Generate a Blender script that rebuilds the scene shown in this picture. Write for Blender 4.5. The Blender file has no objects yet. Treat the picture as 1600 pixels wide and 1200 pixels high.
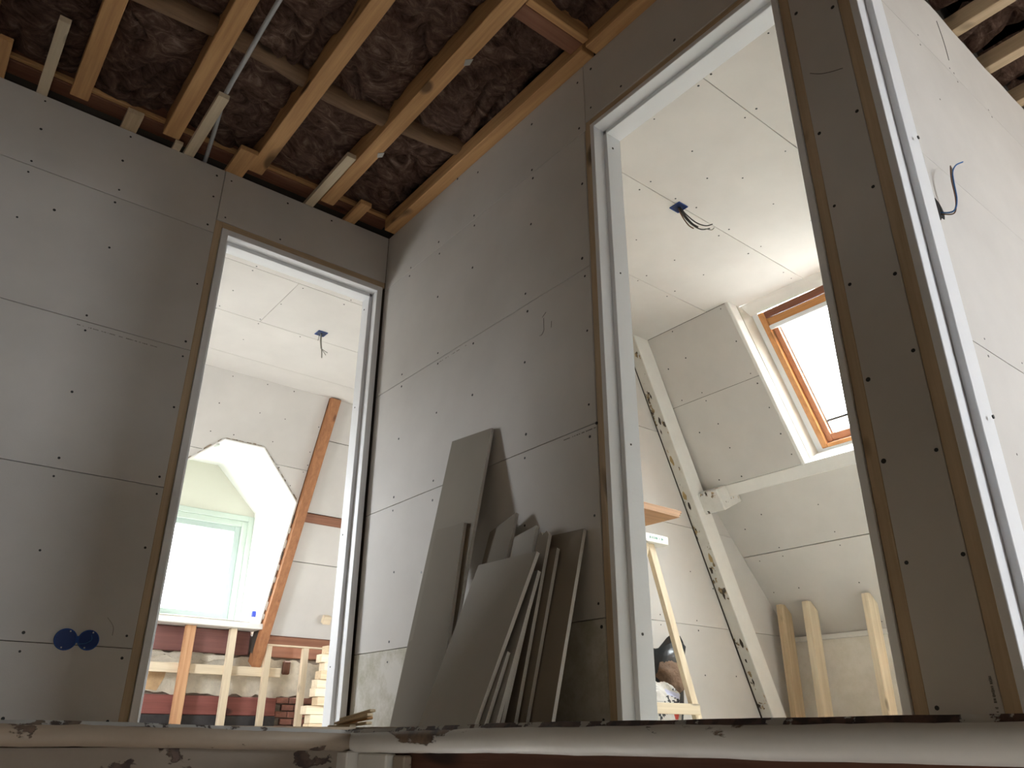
import bpy, bmesh, math, random
from mathutils import Vector, Matrix, noise
random.seed(7)
S = bpy.context.scene
COL = S.collection

# ------------------------------------------------------------------ camera
CAM = Vector((-1.6463, -3.1629, -0.015))
cd = bpy.data.cameras.new('camera'); cam = bpy.data.objects.new('camera', cd); COL.objects.link(cam)
cd.sensor_width = 36.0; cd.lens = 1218.07 / 1600 * 36; cd.clip_start = 0.02
_r = Vector((0.78384, -0.62094, 0.00489)); _u = Vector((-0.25903, -0.31981, 0.91139)); _f = Vector((0.56435, 0.71565, 0.41152))
cam.matrix_world = Matrix(((_r.x, _u.x, -_f.x, CAM.x), (_r.y, _u.y, -_f.y, CAM.y), (_r.z, _u.z, -_f.z, CAM.z), (0, 0, 0, 1)))
S.camera = cam

# ------------------------------------------------------------------ sky: bright overcast daylight all round
w = bpy.data.worlds.new('overcast_sky'); S.world = w; w.use_nodes = True
bg = w.node_tree.nodes['Background']
_tc = w.node_tree.nodes.new('ShaderNodeTexCoord'); _sx = w.node_tree.nodes.new('ShaderNodeSeparateXYZ'); _rp = w.node_tree.nodes.new('ShaderNodeValToRGB')
_mr = w.node_tree.nodes.new('ShaderNodeMapRange'); _mr.inputs['From Min'].default_value = -1
w.node_tree.links.new(_tc.outputs['Generated'], _sx.inputs[0]); w.node_tree.links.new(_sx.outputs['Z'], _mr.inputs['Value']); w.node_tree.links.new(_mr.outputs[0], _rp.inputs['Fac'])
_rp.color_ramp.elements[0].position = .47; _rp.color_ramp.elements[0].color = (.36, .36, .355, 1)      # roofs and ground below the horizon
_rp.color_ramp.elements[1].position = .50; _rp.color_ramp.elements[1].color = (.93, .965, 1.0, 1)     # even overcast sky
w.node_tree.links.new(_rp.outputs['Color'], bg.inputs['Color'])
bg.inputs['Strength'].default_value = 44.0
S.view_settings.view_transform = 'Standard'
S.view_settings.look = 'None'
S.view_settings.gamma = 1.0
S.view_settings.use_curve_mapping = False
S.view_settings.exposure = 0.4
S.cycles.max_bounces = 12
S.cycles.diffuse_bounces = 8
S.cycles.transparent_max_bounces = 12
S.cycles.sample_clamp_indirect = 8.0

def portal(name, centre, look, sx, sy):
    """sampling portal in a modelled window opening (guides sky light, gives off none itself)"""
    l = bpy.data.lights.new(name, 'AREA'); l.shape = 'RECTANGLE'; l.size = sx; l.size_y = sy
    l.cycles.is_portal = True
    o = bpy.data.objects.new(name, l); COL.objects.link(o); o.location = centre
    o.rotation_euler = Vector(look).to_track_quat('-Z', 'Y').to_euler()
    return o
portal('dormer_daylight', (0.18, 3.47, 1.2), (0, -1, 0), 0.98, 0.92)
portal('skylight_daylight', (2.42, -1.25, 2.0), (-0.896, 0, -0.4436), 0.8, 0.95)
portal('added_low_window_daylight', (2.96, -1.7, 1.04), (-0.752, 0, -0.66), 0.5, 0.95)
portal('side_room_daylight', (3.65, -9.05, 1.4), (0, 1, 0), 2.1, 1.5)
portal('dormer_room_side_daylight', (-1.55, 1.475, 1.1), (1, 0, 0), .65, .8)
portal('dormer_room_added_daylight', (2.25, 1.825, .575), (-1, 0, 0), .55, .55)
portal('stairs_daylight', (-2.05, -4.25, -1.5), (0, 1, 0), .6, .56)

# ------------------------------------------------------------------ materials
MATS = {}
def _new(name):
    m = bpy.data.materials.new(name); m.use_nodes = True
    nt = m.node_tree; b = nt.nodes['Principled BSDF']
    return m, nt, b
def _noise(nt, scale, detail=4, rough=.6, vec=None, mscale=(1, 1, 1)):
    tc = nt.nodes.new('ShaderNodeTexCoord'); mp = nt.nodes.new('ShaderNodeMapping')
    mp.inputs['Scale'].default_value = mscale
    oi = nt.nodes.new('ShaderNodeObjectInfo'); ad = nt.nodes.new('ShaderNodeVectorMath'); ad.operation = 'MULTIPLY_ADD'
    nt.links.new(oi.outputs['Random'], ad.inputs[0]); ad.inputs[1].default_value = (13, 17, 19)
    nt.links.new(tc.outputs['Object'], ad.inputs[2]); nt.links.new(ad.outputs['Vector'], mp.inputs['Vector'])
    n = nt.nodes.new('ShaderNodeTexNoise'); n.inputs['Scale'].default_value = scale
    n.inputs['Detail'].default_value = detail; n.inputs['Roughness'].default_value = rough
    nt.links.new(mp.outputs['Vector'], n.inputs['Vector'])
    return n
def _ramp(nt, src, stops):
    r = nt.nodes.new('ShaderNodeValToRGB'); e = r.color_ramp.elements
    while len(e) < len(stops): e.new(0.5)
    for k, (p, c) in enumerate(stops):
        e[k].position = p; e[k].color = (*c, 1) if len(c) == 3 else c
    nt.links.new(src, r.inputs['Fac']); return r
def _bump(nt, b, src, strength, dist=.01):
    bp = nt.nodes.new('ShaderNodeBump'); bp.inputs['Strength'].default_value = strength; bp.inputs['Distance'].default_value = dist
    nt.links.new(src, bp.inputs['Height']); nt.links.new(bp.outputs['Normal'], b.inputs['Normal'])
def _mix(nt, fac, a, bcol):
    m = nt.nodes.new('ShaderNodeMix'); m.data_type = 'RGBA'
    nt.links.new(fac, m.inputs['Factor'])
    for s, k in ((a, 6), (bcol, 7)):
        if isinstance(s, tuple): m.inputs[k].default_value = (*s, 1)
        else: nt.links.new(s, m.inputs[k])
    return m.outputs[2]
def plain(name, col, rough=.6, metal=0, bump=0, bscale=60, var=0.0):
    if name in MATS: return MATS[name]
    m, nt, b = _new(name)
    b.inputs['Roughness'].default_value = rough; b.inputs['Metallic'].default_value = metal
    if var:
        n = _noise(nt, bscale * .2, 5)
        r = _ramp(nt, n.outputs['Fac'], [(.3, tuple(c * (1 - var) for c in col)), (.7, tuple(min(1, c * (1 + var)) for c in col))])
        nt.links.new(r.outputs['Color'], b.inputs['Base Color'])
    else: b.inputs['Base Color'].default_value = (*col, 1)
    if bump: _bump(nt, b, _noise(nt, bscale).outputs['Fac'], bump)
    MATS[name] = m; return m
def wood(name, c1, c2, axis='y', rough=.7, knots=True):
    key = name + '_' + axis
    if key in MATS: return MATS[key]
    m, nt, b = _new(key)
    sc = {'x': (.6, 14, 14), 'y': (14, .6, 14), 'z': (14, 14, .6)}[axis]
    n = _noise(nt, 3.0, 6, .65, mscale=sc)
    r = _ramp(nt, n.outputs['Fac'], [(.32, c1), (.68, c2)])
    col = r.outputs['Color']
    if knots:
        k = _noise(nt, 9, 1, .4, mscale=tuple(1.0 if v > 1 else .45 for v in sc))
        kr = _ramp(nt, k.outputs['Fac'], [(.70, (0, 0, 0)), (.76, (1, 1, 1))])
        col = _mix(nt, kr.outputs['Color'], col, tuple(c * .35 for c in c1))
    nt.links.new(col, b.inputs['Base Color'])
    b.inputs['Roughness'].default_value = rough
    _bump(nt, b, n.outputs['Fac'], .25, .004)
    MATS[key] = m; return m
def gypsum(name, col, stain=.0):
    if name in MATS: return MATS[name]
    m, nt, b = _new(name)
    n = _noise(nt, 2.2, 5, .6)
    r = _ramp(nt, n.outputs['Fac'], [(.3, tuple(c * .93 for c in col)), (.7, tuple(min(1, c * 1.05) for c in col))])
    c = r.outputs['Color']
    if stain:
        n2 = _noise(nt, 6, 8, .75)
        r2 = _ramp(nt, n2.outputs['Fac'], [(.42, (0, 0, 0)), (.62, (stain, stain, stain))])
        c = _mix(nt, r2.outputs['Color'], c, (col[0] * .62, col[1] * .60, col[2] * .48))
    nt.links.new(c, b.inputs['Base Color']); b.inputs['Roughness'].default_value = .92
    f = _noise(nt, 220, 3); _bump(nt, b, f.outputs['Fac'], .12, .002)
    MATS[name] = m; return m
def peeling(name, paint, under, dark, amount=.60, scale=9, mscale=(1, 1, 1), rough=.5):
    """old paint flaked off in patches, bare timber and dark primer below"""
    if name in MATS: return MATS[name]
    m, nt, b = _new(name)
    n = _noise(nt, scale, 7, .62, mscale=mscale)
    mask = _ramp(nt, n.outputs['Fac'], [(amount, (0, 0, 0)), (amount + .015, (1, 1, 1))])
    n2 = _noise(nt, scale * 2.2, 4, .6)
    und = _ramp(nt, n2.outputs['Fac'], [(.42, dark), (.58, under)])
    n3 = _noise(nt, scale * .5, 6, .7)
    pt = _ramp(nt, n3.outputs['Fac'], [(.3, tuple(c * .84 for c in paint)), (.7, paint)])
    nt.links.new(_mix(nt, mask.outputs['Color'], pt.outputs['Color'], und.outputs['Color']), b.inputs['Base Color'])
    b.inputs['Roughness'].default_value = rough
    inv = nt.nodes.new('ShaderNodeInvert'); nt.links.new(mask.outputs['Color'], inv.inputs['Color'])
    _bump(nt, b, inv.outputs['Color'], .8, .004)
    MATS[name] = m; return m
def fibre(name, c1, c2, c3):
    if name in MATS: return MATS[name]
    m, nt, b = _new(name)
    n = _noise(nt, 9, 9, .72, mscale=(1, 1.6, 1)); n.inputs['Distortion'].default_value = 1.6
    r = _ramp(nt, n.outputs['Fac'], [(.30, c1), (.55, c2), (.78, c3)])
    nt.links.new(r.outputs['Color'], b.inputs['Base Color']); b.inputs['Roughness'].default_value = 1.0
    b.inputs['Specular IOR Level'].default_value = .1
    n2 = _noise(nt, 38, 8, .75, mscale=(1, 2.2, 1)); n2.inputs['Distortion'].default_value = 2.2
    _bump(nt, b, n2.outputs['Fac'], 1.0, .02)
    MATS[name] = m; return m

GYP = gypsum('grey_plasterboard', (.602, .581, .555))
GYP_DIRTY = gypsum('stained_plasterboard', (.59, .572, .53), .8)
GYP_BACK = gypsum('brown_plasterboard_back', (.30, .262, .215))
GYP_CORE = plain('white_gypsum_core', (.80, .79, .77), .9, 0, .4, 160)
CORE = plain('dark_stud_core', (.06, .05, .04), .9)
WHITE = plain('white_frame_paint', (.84, .855, .88), .42, 0, .06, 40)
WHITE_TRIM = plain('white_trim_paint', (.78, .77, .74), .5, 0, .08, 60, .03)
SCREW = plain('dark_screw_head', (.02, .02, .02), .5)
INK = plain('grey_ink', (.16, .15, .13), .8)
PENCIL = plain('pencil_graphite', (.14, .13, .12), .6)
def new_wood(a): return wood('new_pine', (.50, .37, .23), (.66, .52, .35), a)
def pale_wood(a): return wood('pale_pine', (.62, .51, .36), (.78, .67, .50), a)
def stud_wood(a): return wood('weathered_stud', (.44, .33, .21), (.60, .47, .32), a)
def joist_wood(a): return wood('amber_joist', (.47, .25, .10), (.69, .41, .185), a)
def red_wood(a): return wood('red_brown_timber', (.20, .08, .045), (.31, .14, .08), a)
def rafter_wood(a): return wood('orange_rafter', (.28, .115, .05), (.43, .195, .085), a)
def sky_wood(a): return wood('varnished_pine', (.45, .19, .06), (.62, .30, .11), a, .35)
def dark_wood(a): return wood('dark_old_timber', (.075, .028, .015), (.13, .05, .025), a)

# ------------------------------------------------------------------ builders
def wpos(o):
    v = Vector((0, 0, 0))
    while o is not None:
        v += o.location; o = o.parent
    return v
def mesh(name, verts, faces, mat, parent=None, smooth=False, mats=None, mi=None):
    vs = [Vector(v) for v in verts]
    lo = Vector([min(v[k] for v in vs) for k in range(3)]); hi = Vector([max(v[k] for v in vs) for k in range(3)])
    c = (lo + hi) / 2; c.z = lo.z
    me = bpy.data.meshes.new(name); me.from_pydata([v - c for v in vs], [], faces)
    for m in (mats or [mat]): me.materials.append(m)
    if mi:
        for p, k in zip(me.polygons, mi): p.material_index = k
    bm = bmesh.new(); bm.from_mesh(me); bmesh.ops.recalc_face_normals(bm, faces=bm.faces); bm.to_mesh(me); bm.free()
    if smooth:
        for p in me.polygons: p.use_smooth = True
    o = bpy.data.objects.new(name, me); COL.objects.link(o)
    if parent is not None:
        o.parent = parent; o.location = c - wpos(parent)
    else: o.location = c
    return o
def empty(name, loc=(0, 0, 0), parent=None):
    o = bpy.data.objects.new(name, None); COL.objects.link(o); o.empty_display_size = .05
    if parent is not None:
        o.parent = parent; o.location = Vector(loc) - wpos(parent)
    else: o.location = loc
    return o
def tag(o, label=None, cat=None, group=None, kind=None):
    if label: o['label'] = label
    if cat: o['category'] = cat
    if group: o['group'] = group
    if kind: o['kind'] = kind
    return o
def struct(o, label=None):
    o['kind'] = 'structure'
    if label: o['label'] = label
    return o
BOXF = [(0, 1, 3, 2), (4, 6, 7, 5), (0, 4, 5, 1), (2, 3, 7, 6), (0, 2, 6, 4), (1, 5, 7, 3)]
def _bev(o, b, seg=1):
    if not b: return o
    me = o.data; bm = bmesh.new(); bm.from_mesh(me)
    bmesh.ops.bevel(bm, geom=bm.edges[:], offset=b, segments=seg, affect='EDGES', profile=.5, clamp_overlap=True)
    bm.to_mesh(me); bm.free(); return o
def boxv(lo, hi):
    return [(x, y, z) for x in (lo[0], hi[0]) for y in (lo[1], hi[1]) for z in (lo[2], hi[2])]
def box(name, lo, hi, mat, parent=None, bev=0, seg=1):
    lo, hi = [min(a, b) for a, b in zip(lo, hi)], [max(a, b) for a, b in zip(lo, hi)]
    return _bev(mesh(name, boxv(lo, hi), BOXF, mat, parent), bev, seg)
def boxes(name, lst, mat, parent=None):
    v, f = [], []
    for lo, hi in lst:
        n = len(v); v += boxv(lo, hi); f += [tuple(i + n for i in q) for q in BOXF]
    return mesh(name, v, f, mat, parent)
def hexa(name, p, mat, parent=None, bev=0):
    """8 corners, ordered like boxv"""
    return _bev(mesh(name, p, BOXF, mat, parent), bev)
def prism(name, pts, off, mat, parent=None, bev=0, mats=None):
    n = len(pts); a = [Vector(q) for q in pts]; o = Vector(off); b = [q + o for q in a]
    f = [tuple(range(n)), tuple(range(2 * n - 1, n - 1, -1))] + [(i, (i + 1) % n, (i + 1) % n + n, i + n) for i in range(n)]
    mi = ([0, 1] + [2] * n) if mats else None
    return _bev(mesh(name, a + b, f, mat, parent, mats=mats, mi=mi), bev)
def beam(name, a, b, up, w, h, mat, parent=None, bev=.002):
    """bar from a to b; w across, h along up, centred"""
    a, b = Vector(a), Vector(b); d = (b - a).normalized(); u = Vector(up); u = (u - d * u.dot(d)).normalized(); s = d.cross(u)
    p = [e + s * (i * w / 2) + u * (j * h / 2) for e in (a, b) for i in (-1, 1) for j in (-1, 1)]
    return hexa(name, p, mat, parent, bev)
def tube(name, pts, r, mat, parent=None, n=8, smooth_pts=True):
    P = [Vector(q) for q in pts]
    if smooth_pts and len(P) > 2:
        Q = []
        for i in range(len(P) - 1):
            p0 = P[max(0, i - 1)]; p1 = P[i]; p2 = P[i + 1]; p3 = P[min(len(P) - 1, i + 2)]
            for k in range(6):
                t = k / 6
                Q.append(.5 * ((2 * p1) + (p2 - p0) * t + (2 * p0 - 5 * p1 + 4 * p2 - p3) * t * t + (3 * p1 - p0 - 3 * p2 + p3) * t ** 3))
        Q.append(P[-1]); P = Q
    v, f = [], []
    ref = Vector((.3, .5, .81))
    for i, q in enumerate(P):
        d = (P[min(i + 1, len(P) - 1)] - P[max(i - 1, 0)]).normalized()
        s = d.cross(ref).normalized(); u = s.cross(d)
        for k in range(n):
            a = 2 * math.pi * k / n; v.append(q + s * (r * math.cos(a)) + u * (r * math.sin(a)))
    for i in range(len(P) - 1):
        for k in range(n):
            f.append((i * n + k, i * n + (k + 1) % n, (i + 1) * n + (k + 1) % n, (i + 1) * n + k))
    f += [tuple(range(n)), tuple(range((len(P) - 1) * n, len(P) * n))]
    return mesh(name, v, f, mat, parent, True)
def discs(name, pts, normal, r, mat, parent, proud=.0006):
    """screw heads: too small to pick apart one by one"""
    nrm = Vector(normal).normalized(); a = nrm.orthogonal().normalized(); b = nrm.cross(a); v, f = [], []
    for q in pts:
        q = Vector(q); n0 = len(v); rr = r * random.uniform(.8, 1.15)
        v += [q + nrm * proud + (a * math.cos(t) + b * math.sin(t)) * rr for t in [k * math.pi / 4 for k in range(8)]]
        v += [q - nrm * .002 + (a * math.cos(t) + b * math.sin(t)) * rr for t in [k * math.pi / 4 for k in range(8)]]
        f.append(tuple(range(n0, n0 + 8))); f += [(n0 + k, n0 + (k + 1) % 8, n0 + 8 + (k + 1) % 8, n0 + 8 + k) for k in range(8)]
    return tag(mesh(name, v, f, mat, parent), kind='stuff')

# screw positions measured per surface
D_L= [(-1.295,1.492),(-1.287,1.428),(-0.913,1.501),(-0.913,1.431),(-1.278,1.167),(-0.908,1.201),(-0.913,1.785),(-1.265,0.906),(-1.267,0.836),(-0.910,0.905),(-0.908,0.836),(-1.251,0.569),(-0.911,0.626),(-1.238,0.294),(-1.235,0.234),(-0.914,0.307),(-0.915,0.231),(-1.235,0.028),(-0.921,0.024),(-1.278,1.819),(-1.501,1.904),(-1.643,2.392),(-1.627,2.251),(-1.624,2.087),(-1.623,2.033),(-1.612,1.818),(-1.306,2.390),(-1.312,2.254),(-1.297,2.105),(-1.300,2.038),(-0.921,2.373),(-0.918,2.254),(-0.919,2.097),(-0.852,2.376),(-0.849,2.168),(-0.581,2.163),(-0.571,2.381),(-0.334,2.385)]
D_R= [(-0.547,1.520),(-0.816,1.460),(-0.242,1.527),(-0.551,1.467),(-0.246,1.464),(-0.820,1.227),(-0.559,1.233),(-0.253,1.203),(-0.560,0.933),(-0.245,0.934),(-0.561,0.851),(-0.245,0.874),(-1.475,1.536),(-1.485,1.457),(-1.156,1.539),(-1.168,1.456),(-1.486,1.240),(-1.151,1.247),(-1.480,0.970),(-1.511,0.896),(-1.157,0.961),(-1.200,2.108),(-1.206,2.062),(-1.486,2.124),(-1.490,1.856),(-1.192,1.843),(-0.794,2.114),(-0.799,2.057),(-0.794,1.839),(-0.506,2.127),(-0.518,2.055),(-0.522,1.818),(-0.257,2.108),(-0.250,2.063),(-0.814,2.344),(-0.646,2.413),(-1.201,2.350),(-0.290,0.603),(-0.505,0.571),(-0.288,0.327),(-0.285,0.250),(-1.479,0.859),(-1.150,0.874),(-1.486,0.600),(-1.488,0.338),(-1.497,0.272),(-1.149,0.634),(-1.490,0.026),(-1.486,2.358),(-1.563,2.369),(-1.553,2.179),(-1.712,2.162),(-1.485,2.125),(-1.968,2.172),(-2.399,1.902),(-2.502,1.831),(-2.396,0.987),(-2.504,0.964),(-2.505,0.765),(-2.394,0.734),(-2.392,0.538),(-2.505,0.533),(-2.397,0.316),(-2.510,0.315),(-2.399,0.038),(-2.503,1.455),(-2.396,1.457),(-2.500,1.216),(-2.397,1.219)]
D_C2= [(0.423,-2.085),(0.415,-1.823),(0.424,-1.752),(0.715,-1.822),(0.721,-1.760),(1.038,-1.745),(0.425,-1.512),(0.710,-1.482),(0.913,-1.404),(1.042,-1.510),(1.325,-1.484),(0.722,-1.220),(0.725,-1.145),(0.914,-1.208),(1.050,-1.226),(1.328,-1.213),(1.332,-1.144),(1.589,-1.223),(1.593,-1.139),(1.021,-0.845),(1.329,-0.843),(1.574,-0.847),(1.327,-0.636),(1.328,-0.567),(1.592,-1.524),(1.908,-1.148),(1.998,-1.139),(1.585,-0.624),(1.594,-0.555)]
D_U2= [(-0.681,2.381),(-0.297,2.383),(-0.316,2.211),(-0.696,2.183),(-0.160,2.192),(-0.703,1.992),(-0.168,1.992),(-0.333,1.991),(-0.339,1.940),(-0.721,1.929),(-0.359,1.794),(-0.204,1.782),(-0.733,1.786),(-0.737,1.635),(-0.373,1.646),(-0.752,1.515),(-0.210,1.490),(-0.375,1.475)]
D_D2= [(-0.697,1.275),(-0.303,1.291),(-0.133,1.234),(-0.701,1.127),(-0.293,1.103),(-0.284,1.055),(-0.105,1.051),(-0.687,1.056),(-0.672,0.854),(-0.267,0.873),(-0.074,0.868),(-0.673,0.639)]
D_E2= [(2.273,0.925),(2.294,0.632),(2.301,0.574),(1.964,0.638),(1.964,0.581),(2.326,0.320),(2.625,0.327),(2.482,0.843)]
D_C1= [(-0.463,0.735),(-0.462,0.679),(-0.470,1.022),(-0.206,1.260),(-0.192,1.325),(-0.180,0.995),(-0.468,1.255),(-0.475,1.298),(0.095,1.325),(-0.185,1.602),(0.124,0.755),(0.132,0.681),(-0.155,0.736)]
D_S1= [(-0.045,2.370),(0.216,2.377),(0.427,2.378),(-0.081,2.179),(0.224,2.180),(0.423,2.180),(-0.081,1.989),(0.086,1.999),(0.382,2.011),(0.690,1.998),(0.704,1.905),(0.686,1.852),(0.616,1.742),(0.700,2.182),(0.487,1.848)]
D_W3= [(0.592,2.133),(0.588,2.086),(0.819,2.132),(0.849,2.128),(0.862,2.096),(0.625,1.870),(1.125,2.123),(1.140,2.098),(0.432,0.933),(0.426,0.881),(0.669,0.935),(0.664,0.887),(0.436,0.617)]

# ------------------------------------------------------------------ shell: walls of the landing
G = .0025                      # joint between boards
ZT = 2.42                      # top of the landing walls
wl = struct(boxes('wall_left', [((-2.6, .0125, 0), (-.885, .0875, ZT)), ((-.885, .0125, 2.14), (.0, .0875, ZT))], CORE), 'grey plasterboard wall with the left doorway')
for z0, z1 in ((0, .265), (.265, .866), (.866, 1.466), (1.466, 2.066), (2.066, ZT)):
    box('plasterboard', (-2.6, 0, z0 + G / 2), (-.887, .0125, z1 - G / 2), GYP, wl, .0012)
box('plasterboard', (-.884, 0, 2.142), (-.001, .0125, ZT), GYP, wl, .0012)
box('plasterboard', (-1.5, .0875, 0), (-.887, .1, 2.4), GYP, wl); box('plasterboard', (-.887, .0875, 2.142), (.1, .1, 2.4), GYP, wl)
discs('screw_heads', [(x, 0, z) for x, z in D_L], (0, -1, 0), .0052, SCREW, wl)

wr = struct(boxes('wall_right', [((.0125, -1.51, 0), (.0875, .0, ZT)), ((.0125, -3.6, 2.128), (.0875, -1.51, ZT)), ((.0125, -2.518, 0), (.0875, -2.381, 2.13)), ((.0125, -4.2, 0), (.0875, -3.42, ZT))], CORE), 'grey plasterboard wall with the large doorway')
zs = (0, .296, .898, 1.489, 2.092, ZT)
for k in range(5):
    box('plasterboard', (0, -1.5115 if k < 4 else -1.519, zs[k] + G / 2), (.0125, -.001, zs[k + 1] - G / 2), GYP_DIRTY if k == 0 else GYP, wr, .0012)
box('plasterboard', (0, -3.42, 2.129), (.0125, -1.5215, ZT), GYP, wr, .0012)
box('plasterboard', (0, -2.517, 0.001), (.0125, -2.382, 2.126), GYP, wr, .0012)
box('plasterboard', (0, -4.2, 0), (.0125, -3.42, ZT), GYP, wr)
box('plasterboard', (.0875, -1.51, 0), (.1, .0, 2.4), GYP_BACK, wr); box('plasterboard', (.0875, -4.2, 2.13), (.1, -1.51, 2.4), GYP_BACK, wr); box('plasterboard', (.0875, -2.5, 0), (.1, -2.381, 2.13), GYP_BACK, wr)  # unseen room-side boards made brown to cut the bounce onto the slopes
box('plasterboard', (.0875, -4.2, 0), (.1, -3.42, 2.13), GYP, wr)
discs('screw_heads', [(0, y, z) for y, z in D_R], (-1, 0, 0), .0052, SCREW, wr)

# printed stamps and pencil marks (flat ink on the boards)
def dashes(name, parent, p0, p1, nrm, h, n, mat=INK, fill=.6):
    p0, p1, nrm = Vector(p0), Vector(p1), Vector(nrm); d = (p1 - p0); L = d.length; d.normalize(); u = nrm.cross(d).normalized(); v, f = [], []
    x = 0
    while x < L:
        wd = random.uniform(.3, 1.0) * L / n
        if random.random() < fill:
            a = p0 + d * x + nrm * .0005; hh = h * random.uniform(.6, 1)
            n0 = len(v); v += [a - u * hh / 2, a + d * wd * .8 - u * hh / 2, a + d * wd * .8 + u * hh / 2, a + u * hh / 2]
            v += [q - nrm * .001 for q in v[n0:n0 + 4]]
            f += [(n0, n0 + 1, n0 + 2, n0 + 3), (n0 + 4, n0 + 7, n0 + 6, n0 + 5)] + [(n0 + k, n0 + (k + 1) % 4, n0 + 4 + (k + 1) % 4, n0 + 4 + k) for k in range(4)]
        x += wd
    if v: tag(mesh(name, v, f, mat, parent), kind='stuff')
dashes('printed_stamp', wl, (-1.83, 0, 1.488), (-1.63, 0, 1.486), (0, -1, 0), .0035, 26)
dashes('printed_stamp', wl, (-1.32, 0, 1.444), (-1.02, 0, 1.440), (0, -1, 0), .0035, 40)
dashes('printed_stamp', wr, (0, -.56, 1.470), (0, -.77, 1.472), (-1, 0, 0), .003, 26, fill=.4)
dashes('printed_stamp', wr, (0, -1.35, .882), (0, -1.505, .882), (-1, 0, 0), .0035, 22)
dashes('printed_stamp', wr, (0, -2.5065, .028), (0, -2.5065, .092), (-1, 0, 0), .0055, 16, INK, .75)
PL = lambda pts, par, r=.0009: tag(tube('pencil_mark', pts, r, PENCIL, par, 4), kind='stuff')
PL([(-.0005, -1.275, 1.405), (-.0005, -1.253, 1.392)], wr)
PL([(-.0005, -1.262, 1.385), (-.0005, -1.262, 1.350), (-.0005, -1.262, 1.335), (-.0005, -1.250, 1.322), (-.0005, -1.237, 1.322)], wr)
PL([(-.0005, -1.305, 1.355), (-.0005, -1.302, 1.330)], wr)
PL([(-.0005, -2.404, 1.665), (-.0005, -2.43, 1.642), (-.0005, -2.46, 1.625), (-.0005, -2.492, 1.612)], wr, .0012)
PL([(-.99, -.0005, .365), (-.965, -.0005, .335), (-.962, -.0005, .305)], wl, .0008)

# ------------------------------------------------------------------ door linings
def door(name, label, ax, at, c0, c1, ztop, side, room):
    """ax: axis the wall runs along; at: wall plane; c0..c1 outer frame edges (c0 = left seen from the landing); timber strips outside"""
    root = struct(empty(name, ((c0 + c1) / 2, at, 0) if ax == 'x' else (at, (c0 + c1) / 2, 0)), label)
    def B(nm, a0, a1, d0, d1, z0, z1, mat, par=root, bev=.0015):
        if ax == 'x': return box(nm, (a0, d0, z0), (a1, d1, z1), mat, par, bev)
        return box(nm, (d0, a0, z0), (d1, a1, z1), mat, par, bev)
    s0 = 1 if c1 > c0 else -1
    fw, st, dp, rb = .030 if ax == 'x' else .020, .018, .118, .046
    f = -.004
    jl = B('jamb', c0, c0 + s0 * fw, f, dp, 0, ztop, WHITE); B('door_stop', c0 + s0 * fw, c0 + s0 * (fw + st), rb, dp, 0, ztop - fw, WHITE, jl)
    jr = B('jamb', c1, c1 - s0 * fw, f, dp, 0, ztop, WHITE); B('door_stop', c1 - s0 * fw, c1 - s0 * (fw + st), rb, dp, 0, ztop - fw, WHITE, jr)
    h = B('head', c0 + s0 * fw, c1 - s0 * fw, f, dp, ztop - fw, ztop, WHITE); B('door_stop', c0 + s0 * fw, c1 - s0 * fw, rb, dp, ztop - fw - st, ztop - fw, WHITE, h)
    return root, B, s0
d1, B1, _ = door('door_1', 'white door lining in the left plasterboard wall', 'x', 0, -.853, -.014, 2.108, 0, 0)
B1('edge_stud', -.8865, -.8545, .002, .1, 0, 2.141, stud_wood('z')); B1('head_stud', -.8545, -.001, .002, .1, 2.1095, 2.141, stud_wood('x'))
B1('shadow_gap_filler', -.0135, -.0005, .03, .1, 0, 2.141, CORE, d1, 0); box('corner_light_block', (0, .001, 0), (.1, .1, 2.42), CORE, wl)  # dark fillers added to stop light leaking through the corner gap
d2, B2, _ = door('door_2', 'white door lining in the large right doorway', 'y', 0, -1.546, -2.351, 2.096, 0, 0)
B2('edge_stud', -1.5445, -1.5125, .003, .1, 0, 2.128, stud_wood('z')); B2('edge_stud', -2.3815, -2.3525, .001, .1, 0, 2.128, stud_wood('z')); B2('head_stud', -2.352, -1.5445, .003, .1, 2.0975, 2.128, stud_wood('y'))
d3, B3, _ = door('door_3', 'white door lining at the right edge, beside the narrow dark pillar', 'y', 0, -2.549, -3.39, 2.096, 0, 0)
B3('edge_stud', -2.5485, -2.5175, .001, .1, 0, 2.128, stud_wood('z')); B3('edge_stud', -3.42, -3.391, .001, .1, 0, 2.128, stud_wood('z')); B3('head_stud', -3.391, -2.5485, .001, .1, 2.0975, 2.128, stud_wood('y'))
# hinge screw holes on the stops
discs('screw_heads', [(.075, -1.5845, z) for z in (2.0, 1.45, .82, .25)], (0, -1, 0), .0042, SCREW, d2)
discs('screw_heads', [(-.0625, .09, z) for z in (2.0, 1.45, .82, .25)], (-1, 0, 0), .0042, SCREW, d1)
discs('screw_heads', [(.085, -2.5985, z) for z in (1.9, 1.35, .6)], (0, -1, 0), .0042, SCREW, d3)

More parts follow.
